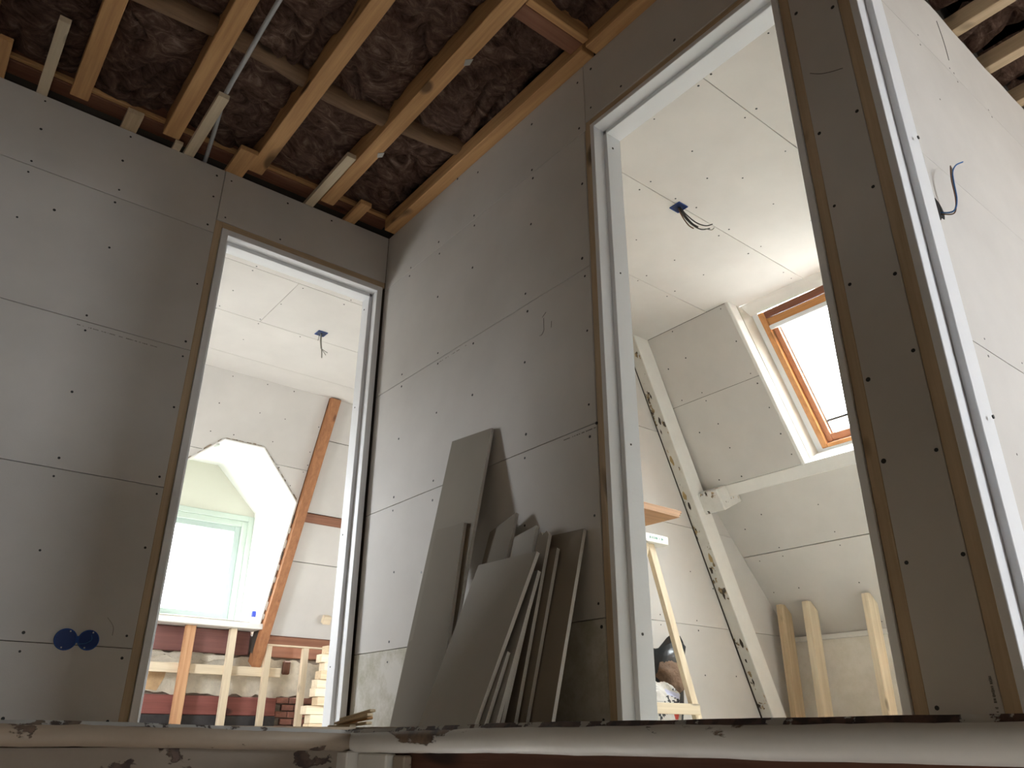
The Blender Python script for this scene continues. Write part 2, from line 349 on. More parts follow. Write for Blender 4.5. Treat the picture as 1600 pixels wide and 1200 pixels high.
# ------------------------------------------------------------------ floors, stair opening
FLOOR = wood('floor_planks', (.42, .33, .23), (.56, .46, .34), 'y')
fl = struct(boxes('floor', [((-2.6, -1.60, -.16), (0, .0, 0)), ((-.81, -4.2, -.16), (0, -1.60, 0))], FLOOR), 'wooden landing floor, hidden behind its painted edge')
struct(boxes('floor_rooms', [((0, -2.4, -.16), (3.4, .0, 0)), ((0, -9.1, -.16), (5, -2.4, 0)), ((-1.6, 0, -.16), (2.3, 3.3, 0))], plain('pale_bounce_floor', (.66, .63, .57), .8, 0, .1, 40, .08)), 'floor of the rooms made pale to bounce light, hidden below the landing edge')  # pale tone chosen to throw light up onto the room ceilings
OLDW = peeling('old_white_paint', (.74, .71, .65), (.22, .14, .085), (.07, .045, .03), .60, 7, (1, .55, 1.6))
OLDB = peeling('old_cream_paint', (.40, .325, .25), (.17, .115, .085), (.09, .06, .05), .61, 11, (.8, 1, 1.5))
OLDP = peeling('old_fascia_paint', (.30, .25, .20), (.13, .085, .065), (.06, .04, .035), .56, 12, (.8, 1, 1.4))
RIM = peeling('flaked_rim', (.50, .47, .42), (.10, .055, .04), (.035, .02, .018), .44, 24, (.8, .8, 1))
RIM2 = peeling('pale_flaked_rim', (.42, .415, .40), (.16, .12, .09), (.06, .045, .04), .56, 18, (.8, .8, 1))
def nosing(name, along, fixed, a0, a1, ztop, hgt, depth, mat, label):
    """half-round stair-edge moulding with a worn, wavy rim"""
    n, m = 90, 9; v, f = [], []
    for i in range(n + 1):
        t = i / n; a = a0 + (a1 - a0) * t; zt = ztop(t); jag = noise.noise(Vector((a * 9, 3.1, along == 'x'))) * .0016 + noise.noise(Vector((a * 40, 1, 2))) * .0008
        sec = [(.045, zt + jag * .5), (.004, zt + jag)]
        for k in range(m):
            th = math.pi / 2 - math.pi * k / (m - 1)
            sec.append((-depth * math.cos(th), zt - hgt / 2 + jag + math.sin(th) * (hgt / 2 - .001)))
        sec += [(.045, zt - hgt + .002)]
        for d, z in sec:
            v.append((a, fixed + d, z) if along == 'x' else (fixed + d, a, z))
    k = m + 3
    for i in range(n):
        for j in range(k): f.append((i * k + j, i * k + (j + 1) % k, (i + 1) * k + (j + 1) % k, (i + 1) * k + j))
    f += [tuple(range(k)), tuple(range(n * k, (n + 1) * k))]
    o = struct(mesh(name, v, f, mat, None, True), label)
    v, f = [], []
    for i in range(n + 1):       # flaked dark rim along the top
        t = i / n; a = a0 + (a1 - a0) * t; zt = ztop(t); j = noise.noise(Vector((a * 14, 7.1, 2))) * .0022
        for d, z in ((-.006, zt - .0075 + j), (-.0125, zt - .006 + j * 1.4), (-.008, zt + .0012 + j * .4), (.03, zt + .0014 + j * .4)): v.append((a, fixed + d, z) if along == 'x' else (fixed + d, a, z))
    f = [(i * 4 + k, i * 4 + (k + 1) % 4, i * 4 + 4 + (k + 1) % 4, i * 4 + 4 + k) for i in range(n) for k in range(4)] + [(0, 1, 2, 3), (n * 4, n * 4 + 1, n * 4 + 2, n * 4 + 3)]
    mesh('worn_rim', v, f, RIM if along == 'y' else RIM2, o)
    return o
nosing('trim_1', 'x', -1.638, -2.6, -.852, lambda t: .003 - .010 * max(0, (t - .72) / .28), .038, .020, OLDB, 'worn cream stair-edge moulding at the lower left')
nosing('trim_2', 'y', -.838, -1.628, -4.2, lambda t: -.006 + min(t / .2, 1) * .007 + t * .006, .042, .020, OLDW, 'peeling white stair-edge moulding along the lower right')
wsf = struct(box('wall_stair_front', (-2.6, -1.62, -2.6), (-.86, -1.60, -.036), OLDP), 'peeling cream stairwell panel below the left edge')
struct(box('wall_stair_right', (-.82, -4.2, -2.6), (-.80, -1.60, -.036), dark_wood('y')), 'dark brown timber stairwell face below the right edge')
box('corner_block', (-.862, -1.66, -.30), (-.80, -1.60, -.043), OLDW, wsf, .003); box('cover_strip', (-.845, -1.78, -.30), (-.822, -1.672, -.046), OLDW, wsf, .003); box('cover_strip', (-.84, -1.835, -.30), (-.822, -1.795, -.048), OLDB, wsf, .003)
BRICKISH = plain('bare_brown_wall', (.34, .30, .25), .95, 0, .5, 30, .2)
struct(box('wall_west', (-2.7, -4.2, -2.6), (-2.6, .1, 2.7), BRICKISH), 'plasterboard wall behind the viewer on the left')
struct(boxes('wall_south', [((-2.7, -4.3, -2.6), (.1, -4.2, -1.78)), ((-2.7, -4.3, -1.22), (.1, -4.2, 2.7)), ((-2.7, -4.3, -1.78), (-2.35, -4.2, -1.22)), ((-1.75, -4.3, -1.78), (.1, -4.2, -1.22))], BRICKISH), 'bare wall behind the viewer with the stair window')
w7 = struct(empty('window_7', (-2.05, -4.25, -1.78)), 'stair window behind the viewer')
for lo, hi in (((-2.35, -4.28, -1.78), (-2.32, -4.22, -1.22)), ((-1.78, -4.28, -1.78), (-1.75, -4.22, -1.22)), ((-2.32, -4.28, -1.78), (-1.78, -4.22, -1.75)), ((-2.32, -4.28, -1.25), (-1.78, -4.22, -1.22))): box('frame', lo, hi, WHITE, w7, .003)
struct(box('floor_below', (-2.7, -4.3, -2.7), (0, -1.5, -2.6), FLOOR), 'floor at the foot of the stairs')

# ------------------------------------------------------------------ open landing ceiling: joists, noggings, mineral wool
ce = struct(boxes('ceiling', [((-2.7, -4.3, 2.66), (2.05, 2.3, 2.72)), ((.0, -9.1, 2.66), (5.0, -2.42, 2.72))], dark_wood('x')), 'open ceiling of timber joists and brown mineral wool')
WOOL = fibre('brown_mineral_wool', (.028, .016, .012), (.25, .155, .12), (.68, .50, .40))
def batt(x0, x1, y0, y1, zb, amp, seed, parent=ce, step=.0125):
    nx = max(6, int((x1 - x0) / step)); ny = max(6, int((y1 - y0) / step)); v, f = [], []
    for j in range(ny + 1):
        for i in range(nx + 1):
            u = i / nx; t = j / ny; x = x0 + (x1 - x0) * u; y = y0 + (y1 - y0) * t
            q = Vector((x * 3.2 + seed, y * 2.6, seed * 1.7))
            wv = noise.noise_vector(q) * .9
            h = noise.fractal(q * 1.6 + wv, 1.0, 2.0, 5)
            rd = 1 - abs(noise.noise(q * 1.3 + wv * 1.4)) * 2.2          # folds
            fine = noise.fractal(Vector((x * 26, y * 34, seed)), .9, 2.1, 3)
            bulge = (math.sin(math.pi * min(1, max(0, u))) ** .45) * (math.sin(math.pi * t) ** .12 if 0 < t < 1 else 0)
            v.append((x, y, zb + .055 - bulge * .055 - amp * h * .8 + max(0, rd) ** 4 * amp * 1.5 - fine * .005))
    for j in range(ny):
        for i in range(nx):
            a = j * (nx + 1) + i; f.append((a, a + 1, a + nx + 2, a + nx + 1))
    return mesh('insulation_batt', v, f, WOOL, parent, True)
JX = [-2.29, -1.91, -1.535, -1.157, -.767, -.390]
for k, x in enumerate(JX):
    wd = .072
    beam('joist', (x, -.045, 2.5), (x + random.uniform(-.004, .004), -4.2, 2.5), (0, 0, 1), wd, .12, joist_wood('y'), ce, .003)
xs = [-2.6] + JX + [-.03]
for k in range(len(xs) - 1):
    a, b = xs[k] + (.036 if k else 0), xs[k + 1] - (.036 if k < len(xs) - 2 else .0)
    batt(a - .01, b + .01, -.70, -.04, 2.50, .030, 3.3 * k + 1)
    batt(a - .01, b + .01, -2.2 - .05 * (k % 3), -.655, 2.495, .034, 5.1 * k + 2)
    batt(a - .01, b + .01, -4.2, -2.15, 2.50, .03, 7.7 * k + 4, step=.03)
box('ledger', (-.058, -1.575, 2.421), (.012, -.05, 2.50), joist_wood('y'), ce, .003)
beam('ledger', (-.020, -1.592, 2.462), (-.016, -4.2, 2.462), (0, 0, 1), .07, .08, joist_wood('y'), ce, .003)
box('nogging', (-.352, -1.585, 2.441), (-.06, -1.515, 2.53), red_wood('x'), ce, .003)
box('nogging', (-.352, -1.618, 2.438), (-.06, -1.588, 2.51), joist_wood('x'), ce, .002)  # lighter wood stands for the lit front face of the nogging
# old round pole crossing above the joists
tube('old_pole', [(-2.5, -.60, 2.545), (-1.8, -.64, 2.53), (-1.29, -.70, 2.512), (-.95, -.68, 2.53), (-.68, -.66, 2.518), (-.3, -.70, 2.515), (-.03, -.735, 2.52)], .042, wood('old_pole_timber', (.15, .085, .045), (.27, .165, .09), 'x'), ce, 12)
box('wall_plate', (-2.6, -.028, 2.499), (-.02, .06, 2.60), red_wood('x'), ce, .003)
box('plate_lit_face', (-2.6, -.050, 2.505), (-.03, -.029, 2.525), joist_wood('x'), ce, .002)  # lighter strip painted as the lit front face of the plate
for nm, a, b, y1, mat in (('strip', -1.846, -1.800, -.22, joist_wood('y')), ('strip', -1.683, -1.642, -.46, pale_wood('y')), ('strip', -1.355, -1.289, -.12, new_wood('y')),
                          ('strip', -1.082, -1.036, -.455, pale_wood('y')), ('strip', -.888, -.806, -.195, joist_wood('y')), ('strip', -.485, -.440, -.455, pale_wood('y')), ('strip', -.268, -.207, -.182, joist_wood('y'))):
    box(nm, (a, y1, 2.4205), (b, .08, 2.4455), mat, ce, .0015)
box('strip', (-1.135, -.05, 2.4205), (-1.10, .05, 2.438), pale_wood('x'), ce, .001)
# flattened metal nail plates on the fourth joist
MET = plain('dull_zinc', (.42, .41, .39), .45, .7)
for y in (-.54, -1.24):
    prism('nail_plate', [(-.375, y, 2.4385), (-.352, y - .022, 2.4385), (-.345, y + .012, 2.4385), (-.362, y + .03, 2.4385)], (0, 0, -.0015), MET, ce)
tag(tube('conduit', [(-1.07, -1.9, 2.432), (-1.068, -1.03, 2.432), (-1.062, -.72, 2.437), (-1.052, -.45, 2.457), (-1.034, -.327, 2.468), (-1.008, -.171, 2.468), (-.985, -.02, 2.465), (-.975, .06, 2.44)], .0095, plain('grey_plastic', (.46, .48, .50), .4), None, 12),
    'grey plastic electrical conduit running below the joists to the wall top', 'conduit')
struct(box('wall_gap_block_left', (-2.6, .061, 2.42), (.1, .1, 2.66), CORE), 'dark block painted as the shaded gap above the left plasterboard wall')  # added to block light and keep the gap above the wall black
struct(box('wall_gap_block_right', (.03, -4.2, 2.42), (.1, .06, 2.66), CORE), 'dark block painted as the shaded gap above the right plasterboard wall')  # same dark light block on the right side

# ------------------------------------------------------------------ room behind the left doorway (dormer)
K = 2.02
def s1(x, z, d=0):             # point on the steep roof slope of the dormer room, d = outwards
    y = 2.145 + (2.4 - z) / K; return (x, y + d * .896, z + d * .4436)
OUT1 = (0, .896, .4436)
c1 = struct(box('ceiling_dormer_room', (-1.6, .1, 2.4135), (2.3, 2.5, 2.43), CORE), 'white plasterboard ceiling of the dormer room')
ys = (.1, .70, 1.295, 1.87, 2.16)
for k in range(4):
    if k == 1:
        box('plasterboard', (-1.5, ys[k] + G / 2, 2.4), (-.196, ys[k + 1] - G / 2, 2.4125), GYP, c1, .001); box('plasterboard', (-.194, ys[k] + G / 2, 2.4), (2.2, ys[k + 1] - G / 2, 2.4125), GYP, c1, .001)
    else: box('plasterboard', (-1.5, ys[k] + G / 2, 2.4), (2.2, ys[k + 1] - G / 2, 2.4125), GYP, c1, .001)
discs('screw_heads', [(x, y, 2.4) for x, y in D_C1], (0, 0, -1), .0045, SCREW, c1)
ws = struct(empty('wall_dormer_slope', (0, 2.6, .7)), 'sloping plasterboard roof side with the dormer opening')
def sp(nm, pts, t=.0125, mat=GYP, d0=0): return prism(nm, [s1(x, z, d0) for x, z in pts], tuple(c * t for c in OUT1), mat, ws, .0008)
g = G / 2
sp('plasterboard', [(-1.5, 2.399), (.715, 2.399), (.715, 1.866 + g), (.441, 1.866 + g), (.33, 1.962), (.03, 1.962), (-.081, 1.866 + g), (-1.5, 1.866 + g)])
sp('plasterboard', [(-1.5, 1.866 - g), (-.083, 1.866 - g), (-.346, 1.637), (-.346, 1.23 + g), (-1.5, 1.23 + g)])
sp('plasterboard', [(.443, 1.866 - g), (.715, 1.866 - g), (.715, 1.630)])
sp('plasterboard', [(-1.5, 1.23 - g), (-.346, 1.23 - g), (-.346, .72), (-1.5, .72)])
for a, b in ((2.399, 2.104), (2.102, 1.580), (1.512, 1.228), (1.226, .692)): sp('plasterboard', [(.80, a - g), (2.2, a - g), (2.2, b + g), (.80, b + g)])
sp('slope_backing', [(-1.6, 2.5), (2.3, 2.5), (2.3, .70), (.80, .70), (.80, .55), (.72, .55), (.72, 1.636), (.335, 1.97), (.025, 1.97), (-.36, 1.636), (-.36, .74), (-1.6, .74)], .09, CORE, .0135)
discs('screw_heads', [s1(x, z) for x, z in D_S1], (0, -.896, -.4436), .0045, SCREW, ws)
def raft(nm, x0, x1, z0, z1, d0, d1, mat, bev=.004):
    p = [s1(x, z, d) for x in (x0, x1) for d in (d0, d1) for z in (z0, z1)]
    return hexa(nm, p, mat, ws, bev)
raft('rafter', .722, .795, .48, 2.405, -.055, .05, rafter_wood('z'))
raft('purlin', .797, 2.2, 1.512, 1.578, -.012, .04, red_wood('x'))
raft('purlin', .80, 2.2, .635, .690, -.02, .05, red_wood('x'))
raft('end_block', 1.20, 1.262, .815, .872, -.045, .01, pale_wood('x'), .002)
# flakes of old plaster along the rafter and dormer edge
FLK = plain('old_plaster', (.62, .59, .53), .9, 0, .6, 60, .15)
DRK = plain('dark_edge_flake', (.10, .085, .07), .9, 0, .5, 40, .4)  # dark tone for some of the edge flakes
v = []
for k in range(9):
    z0 = 1.55 - k * .088; z1 = z0 - random.uniform(.04, .08); sp('plaster_flake', [(.707, z0), (.722, z0 - .01), (.722, z1), (.708 + random.uniform(0, .006), z1 + .01)], random.uniform(.005, .012), FLK if k % 3 else DRK, -.012)
# dormer lining
WL = plain('white_dormer_lining', (.80, .80, .77), .6, 0, .05, 40)
dm = struct(empty('wall_dormer', (.18, 3.2, .74)), 'white lined dormer recess with clipped gable')
YB = 3.44
def yy(z): return 2.145 + (2.4 - z) / K
for nm, pts, off in (('cheek', [(.704, yy(1.636), 1.636), (.704, yy(.764), .764), (.704, YB, .764), (.704, YB, 1.728)], (.012, 0, 0)), ('cheek', [(-.344, yy(1.636), 1.636), (-.344, yy(.764), .764), (-.344, YB, .764), (-.344, YB, 1.728)], (-.012, 0, 0)),
                     ('slant', [(.704, yy(1.636), 1.636), (.33, yy(1.96), 1.96), (.33, YB, 2.09), (.704, YB, 1.728)], (.008, 0, .010)), ('slant', [(-.344, yy(1.636), 1.636), (.03, yy(1.96), 1.96), (.03, YB, 2.09), (-.344, YB, 1.728)], (-.008, 0, .010)),
                     ('soffit', [(.03, yy(1.96), 1.96), (.33, yy(1.96), 1.96), (.33, YB, 2.09), (.03, YB, 2.09)], (0, 0, .012))):
    prism(nm, pts, off, WL, dm)
prism('patch', [(.06, 2.55, 1.978), (.075, 2.60, 1.984), (.06, 2.67, 1.993), (.038, 2.66, 1.992), (.036, 2.58, 1.982)], (0, 0, -.004), plain('grey_filler', (.45, .46, .42), .9), dm)
prism('gable', [(-.344, 3.40, 1.685), (.704, 3.40, 1.685), (.704, 3.40, 1.735), (.33, 3.40, 2.10), (.03, 3.40, 2.10), (-.344, 3.40, 1.735)], (0, .05, 0), plain('pale_gable_paint', (.66, .655, .57), .7), dm)
# edge bead of the lining, bent with the opening
ED = [(-.344, 1.23), (-.344, 1.636), (.03, 1.96), (.33, 1.96), (.704, 1.636), (.704, .764)]
for a, b in zip(ED, ED[1:]): beam('edge_bead', s1(*a, -.004), s1(*b, -.004), (0, -.896, -.4436), .010, .012, WHITE_TRIM, dm, .001)
RAG = plain('torn_board_edge', (.30, .235, .17), .95, 0, .6, 50, .4)
for (xa, za), (xb_, zb_) in zip(ED[1:4], ED[2:5]):      # torn paper and plaster along the cut edge
    L_ = math.hypot(xb_ - xa, zb_ - za); nx_, nz_ = -(zb_ - za) / L_, (xb_ - xa) / L_; t = .03
    while t < .95:
        w_ = random.uniform(.05, .14); t2 = min(.97, t + w_); h_ = random.uniform(.003, .010)
        q = lambda s_, o_: (xa + (xb_ - xa) * s_ + nx_ * o_, za + (zb_ - za) * s_ + nz_ * o_)
        sp('torn_edge', [q(t, .006), q(t2, .006), q(t2 - .02, .006 + h_), q((t + t2) / 2, .006 + h_ * random.uniform(.5, 1.3)), q(t + .015, .006 + h_)], .004, RAG, -.004)
        t = t2 + random.uniform(.0, .08)
box('sill', (-.40, 2.925, .722), (.725, 3.45, .764), WHITE_TRIM, dm, .004)
w1 = struct(empty('window_1', (.18, 3.42, .76)), 'pale green painted dormer window, blown out with daylight')
GRN = plain('pale_green_paint', (.56, .64, .575), .45); GRN2 = plain('pale_sage_sash', (.47, .56, .53), .45)
def fr(nm, x0, x1, z0, z1, wd, y0, y1, mat, par):
    box(nm, (x0, y0, z0), (x0 + wd, y1, z1), mat, par, .003); box(nm, (x1 - wd, y0, z0), (x1, y1, z1), mat, par, .003)
    box(nm, (x0 + wd, y0, z1 - wd), (x1 - wd, y1, z1), mat, par, .003); box(nm, (x0 + wd, y0, z0), (x1 - wd, y1, z0 + wd * .8), mat, par, .003)
fr('frame', -.344, .704, .764, 1.69, .045, 3.385, 3.45, GRN, w1); fr('inner_frame', -.30, .66, .80, 1.645, .05, 3.40, 3.46, GRN, w1); fr('sash', -.25, .61, .84, 1.60, .052, 3.415, 3.465, GRN2, w1)
def glass(name='window_glass', k=1.0):
    if name in MATS: return MATS[name]
    m, nt, b = _new(name); nt.nodes.remove(b); out = nt.nodes['Material Output']
    t = nt.nodes.new('ShaderNodeBsdfTransparent'); t.inputs['Color'].default_value = (.95 * k, .97 * k, .96 * k, 1); gl = nt.nodes.new('ShaderNodeBsdfGlossy'); gl.inputs['Roughness'].default_value = .02
    mx = nt.nodes.new('ShaderNodeMixShader'); mx.inputs[0].default_value = .06; nt.links.new(t.outputs[0], mx.inputs[1]); nt.links.new(gl.outputs[0], mx.inputs[2]); nt.links.new(mx.outputs[0], out.inputs['Surface'])
    MATS[name] = m; return m
box('pane', (-.20, 3.438, .88), (.56, 3.442, 1.55), glass('dimmed_window_glass', .68), w1)  # pane tinted to cut the daylight entering the dormer
# spray can on the sill
can = tag(empty('spray_can', (.690, 3.06, .764)), 'small blue and white can standing on the dormer window sill', 'can')
def lathe(name, prof, c, mat, parent, n=18):
    v, f = [], []
    for r, z in prof:
        for k in range(n): v.append((c[0] + r * math.cos(2 * math.pi * k / n), c[1] + r * math.sin(2 * math.pi * k / n), c[2] + z))
    for i in range(len(prof) - 1):
        for k in range(n): f.append((i * n + k, i * n + (k + 1) % n, (i + 1) * n + (k + 1) % n, (i + 1) * n + k))
    f += [tuple(range(n)), tuple(range((len(prof) - 1) * n, len(prof) * n))]
    return mesh(name, v, f, mat, parent, True)
cc = (.672, 3.02, .764)
can.location = cc
lathe('can_body', [(.018, 0), (.0195, .003), (.0195, .052), (.0185, .056)], cc, plain('can_white', (.75, .72, .80), .3), can)
lathe('can_cap', [(.0190, .0565), (.0195, .06), (.0195, .095), (.017, .100), (.0, .101)], cc, plain('can_blue', (.03, .06, .50), .3), can)

# knee wall of the dormer room: stripped masonry, old wall plates, new studs
BRK = plain('brown_brick', (.20, .085, .06), .9, 0, .6, 60, .35); MORT = plain('crumbling_lime_plaster', (.60, .55, .455), .95, 0, .8, 35, .22); BLK = plain('tarred_black_board', (.035, .032, .033), .8, 0, .4, 50, .3)
kw = struct(box('wall_knee_dormer', (-1.6, 3.16, 0), (2.3, 3.28, .80), plain('old_masonry', (.30, .25, .20), .95, 0, .8, 40, .3)), 'stripped low masonry wall below the dormer')
def ragged(nm, x0, x1, z0, z1, y, t, mat, amp, seed, parent=kw):
    n = int((x1 - x0) / .03); top = [(x0 + (x1 - x0) * i / n, y, z1 + amp * noise.noise(Vector((i * .37, seed, 0)))) for i in range(n + 1)]
    bot = [(x0 + (x1 - x0) * i / n, y, z0 + amp * noise.noise(Vector((i * .37, seed, 5)))) for i in range(n, -1, -1)]
    return prism(nm, top + bot, (0, t, 0), mat, parent)
box('old_wall_plate', (-1.5, 3.09, .545), (.70, 3.16, .718), wood('plum_timber', (.14, .055, .05), (.21, .09, .075), 'x'), kw, .006)
box('old_wall_plate', (.83, 3.12, .545), (2.2, 3.16, .64), red_wood('x'), kw, .004)
ragged('plaster_band', -1.5, 2.2, .255, .525, 3.135, .03, MORT, .035, 1.3)
ragged('plaster_band', -1.5, .60, .50, .54, 3.128, .03, MORT, .03, 4.4)
prism('stain', [(-.05, 3.132, .44), (.13, 3.132, .45), (.12, 3.132, .36), (.08, 3.132, .27), (-.03, 3.132, .28), (-.06, 3.132, .36)], (0, .004, 0), plain('rust_stain', (.50, .34, .19), .95, 0, .3, 60, .25), kw)
box('red_skirting', (-1.5, 3.11, .115), (.98, 3.16, .245), wood('red_oxide_board', (.19, .055, .045), (.27, .09, .075), 'x'), kw, .004)
box('tar_board', (-1.5, 3.10, 0), (.98, 3.16, .112), BLK, kw, .003)
for r in range(5):
    for c in range(4):
        bx0 = .985 + c * .105 + (.05 if r % 2 else 0); z0 = .005 + r * .051
        box('brick', (bx0, 3.115 + random.uniform(0, .012), z0), (bx0 + .098, 3.16, z0 + .043), BRK, kw, .004)
for k in range(3):
    box('brick', (.64 + k * .065, 3.10 + .01 * k, .555), (.70 + k * .065, 3.16, .70), plain('grey_rubble', (.15, .13, .115), .95, 0, .9, 30, .5), kw, .012)
box('anchor_timber', (.975 + .03, 3.10, .42), (1.06, 3.14, .52), dark_wood('z'), kw, .008)
sf = tag(empty('stud_frame', (.5, 3.0, 0)), 'pine stud frame in front of the stripped masonry below the dormer', 'stud frame')
for x0, x1, z1, mat in ((.178, .248, .721, wood('salvaged_orange_stud', (.40, .19, .09), (.58, .34, .18), 'z')), (.507, .558, .721, pale_wood('z')), (.805, .850, .617, pale_wood('z')), (1.112, 1.158, .617, pale_wood('z'))):
    box('stud', (x0, 3.0, 0), (x1, 3.045, z1), mat, sf, .002)
box('rail', (-1.5, 3.046, .392), (.96, 3.075, .458), pale_wood('x'), sf, .002); box('top_plate', (.79, 3.0, .6175), (2.2, 3.045, .634), pale_wood('x'), sf, .002)
for k, (dx, wd) in enumerate(((.0, .045), (.012, .05), (-.02, .05), (.05, .05), (.03, .045), (.045, .05), (.055, .048), (.085, .05), (.062, .046), (.09, .05))):
    z0 = .0005 + k * .0595
    tag(box('timber_plank', (.972 + dx, 2.47 + .012 * (k % 3), z0), (2.05, 2.47 + .012 * (k % 3) + .095, z0 + .0575), pale_wood('x') if k % 3 else new_wood('x'), None, .002),
        'pine plank in the lumber stack by the dormer room door, ' + ('lowest of the stack', 'second from the bottom', 'third from the bottom', 'fourth from the bottom', 'fifth from the bottom', 'fifth from the top', 'fourth from the top', 'third from the top', 'second from the top', 'topmost of the stack')[k], 'plank', 'planks stacked in the dormer room')
struct(boxes('wall_dormer_room_west', [((-1.6, .1, 0), (-1.5, 3.3, 0.7)), ((-1.6, .1, 1.5), (-1.5, 3.3, 2.5)), ((-1.6, .1, 0.7), (-1.5, 1.15, 1.5)), ((-1.6, 1.8, 0.7), (-1.5, 3.3, 1.5))], GYP), 'plasterboard side wall of the dormer room, left, with a window')
w4 = struct(empty('window_4', (-1.55, 1.475, 0.7)), 'side window of the dormer room, out of view')
for lo, hi in (((-1.58, 1.15, 0.7), (-1.52, 1.190, 1.5)), ((-1.58, 1.760, 0.7), (-1.52, 1.8, 1.5)), ((-1.58, 1.190, 0.7), (-1.52, 1.760, 0.740)), ((-1.58, 1.190, 1.460), (-1.52, 1.760, 1.5))): box('frame', lo, hi, GRN, w4, .003)
struct(boxes('wall_dormer_room_east', [((2.2, .1, 0), (2.3, 3.3, 0.3)), ((2.2, .1, 0.85), (2.3, 3.3, 2.5)), ((2.2, .1, 0.3), (2.3, 1.55, 0.85)), ((2.2, 2.1, 0.3), (2.3, 3.3, 0.85))], GYP), 'plasterboard side wall of the dormer room, right, with an added window')
w5 = struct(empty('added_window_5', (2.25, 1.825, 0.3)), 'added second side window brightening the dormer room, out of view')  # unseen opening added for more light in the dormer room
for lo, hi in (((2.22, 1.55, 0.3), (2.28, 1.580, 0.85)), ((2.22, 2.070, 0.3), (2.28, 2.1, 0.85)), ((2.22, 1.580, 0.3), (2.28, 2.070, 0.330)), ((2.22, 1.580, 0.820), (2.28, 2.070, 0.85))): box('frame', lo, hi, GRN, w5, .003)

# ceiling junction boxes with loose wires
BLUE = plain('blue_plastic', (.01, .045, .20), .4); WIRE_G = plain('wire_grey', (.20, .19, .16), .5); WIRE_K = plain('wire_black', (.03, .028, .025), .45); WIRE_B = plain('wire_blue', (.04, .16, .42), .45); WIRE_Y = plain('wire_brown', (.14, .07, .035), .5)
def cbox(x, y, label, wires):
    o = tag(empty('ceiling_box', (x, y, 2.398)), label, 'junction box')
    s = .033; t = .004
    for lo, hi in (((x - s, y - s, 2.394), (x + s, y - s + t, 2.3995)), ((x - s, y + s - t, 2.394), (x + s, y + s, 2.3995)), ((x - s, y - s + t, 2.394), (x - s + t, y + s - t, 2.3995)), ((x + s - t, y - s + t, 2.394), (x + s, y + s - t, 2.3995))):
        box('rim', lo, hi, BLUE, o, .001)
    box('back_plate', (x - s + t, y - s + t, 2.3975), (x + s - t, y + s - t, 2.3995), plain('dark_blue_plastic', (.006, .018, .07), .4), o)
    for pts, r, m in wires: tube('wire', pts, r, m, o, 6)
cbox(.182, 1.19, 'blue square ceiling box with dangling grey wires in the dormer room', [([(.182, 1.19, 2.396), (.186, 1.19, 2.34), (.195, 1.19, 2.29)], .0055, WIRE_G), ([(.186, 1.192, 2.396), (.19, 1.192, 2.33), (.20, 1.19, 2.27), (.205, 1.19, 2.225)], .0035, WIRE_G), ([(.195, 1.19, 2.29), (.215, 1.18, 2.275), (.235, 1.175, 2.265)], .0022, WIRE_G), ([(.195, 1.19, 2.29), (.22, 1.19, 2.265), (.228, 1.185, 2.25)], .002, WIRE_G), ([(.17, 1.2, 2.396), (.173, 1.2, 2.37), (.17, 1.2, 2.345)], .002, WIRE_G)])
cbox(.977, -1.174, 'blue square ceiling box with dark curling wires in the skylight room', [([(.98, -1.174, 2.396), (1.0, -1.185, 2.355), (1.03, -1.20, 2.31), (1.06, -1.215, 2.29)], .006, WIRE_K), ([(.985, -1.17, 2.396), (1.005, -1.18, 2.35), (1.035, -1.20, 2.305), (1.075, -1.22, 2.283), (1.115, -1.245, 2.292)], .0032, WIRE_K), ([(.98, -1.18, 2.396), (1.01, -1.19, 2.36), (1.05, -1.215, 2.315), (1.09, -1.24, 2.30), (1.12, -1.26, 2.312)], .003, WIRE_K), ([(.978, -1.17, 2.396), (.995, -1.178, 2.345), (1.02, -1.19, 2.30), (1.045, -1.20, 2.285)], .003, WIRE_Y), ([(1.09, -1.235, 2.285), (1.12, -1.25, 2.283), (1.13, -1.26, 2.295)], .0022, WIRE_G)])

# twin blue socket boxes in the left wall
sb = tag(empty('socket_box', (-1.073, 0, .25)), 'twin round blue socket boxes set in the left wall', 'socket box')
def cup(cx, cz, r, mat):
    n = 28; v, f = [], []
    prof = [(r - .0035, -.003), (r, -.003), (r, .0), (r - .0035, 0), (r - .0045, -.0010)]
    for rr, y in ((r - .002, -.0032), (r, -.0022), (r, .001), (r - .004, .001), (r - .004, -.0022)):
        for k in range(n): v.append((cx + rr * math.cos(2 * math.pi * k / n), y, cz + rr * math.sin(2 * math.pi * k / n)))
    m = 5
    for i in range(m):
        for k in range(n): f.append((i * n + k, i * n + (k + 1) % n, ((i + 1) % m) * n + (k + 1) % n, ((i + 1) % m) * n + k))
    c = mesh('cup', v, f, mat, sb, True)
    v = [(cx + (r - .004) * math.cos(2 * math.pi * k / n), y, cz + (r - .004) * math.sin(2 * math.pi * k / n)) for y in (-.0012, -.0004) for k in range(n)]
    mesh('cup_floor', v, [tuple(range(n)), tuple(range(n, 2 * n))] + [(k, (k + 1) % n, n + (k + 1) % n, n + k) for k in range(n)], plain('navy_plastic', (.006, .035, .19), .5), c)
    for sx in (-.008, .010): lathe_y = box('screw', (cx + sx - .0025, -.0042, cz + (.75 * r if sx > 0 else -.75 * r) - .0025), (cx + sx + .0025, -.003, cz + (.75 * r if sx > 0 else -.75 * r) + .0025), plain('steel_screw', (.75, .75, .75), .35, .6), c, .0008)
cup(-1.108, .2815, .0365, plain('box_blue', (.010, .07, .34), .4)); cup(-1.036, .2835, .0345, plain('box_blue', (.010, .07, .34), .4))
box('bridge', (-1.077, -.0025, .272), (-1.066, .001, .295), plain('box_blue', (.010, .07, .34), .4), sb, .001)
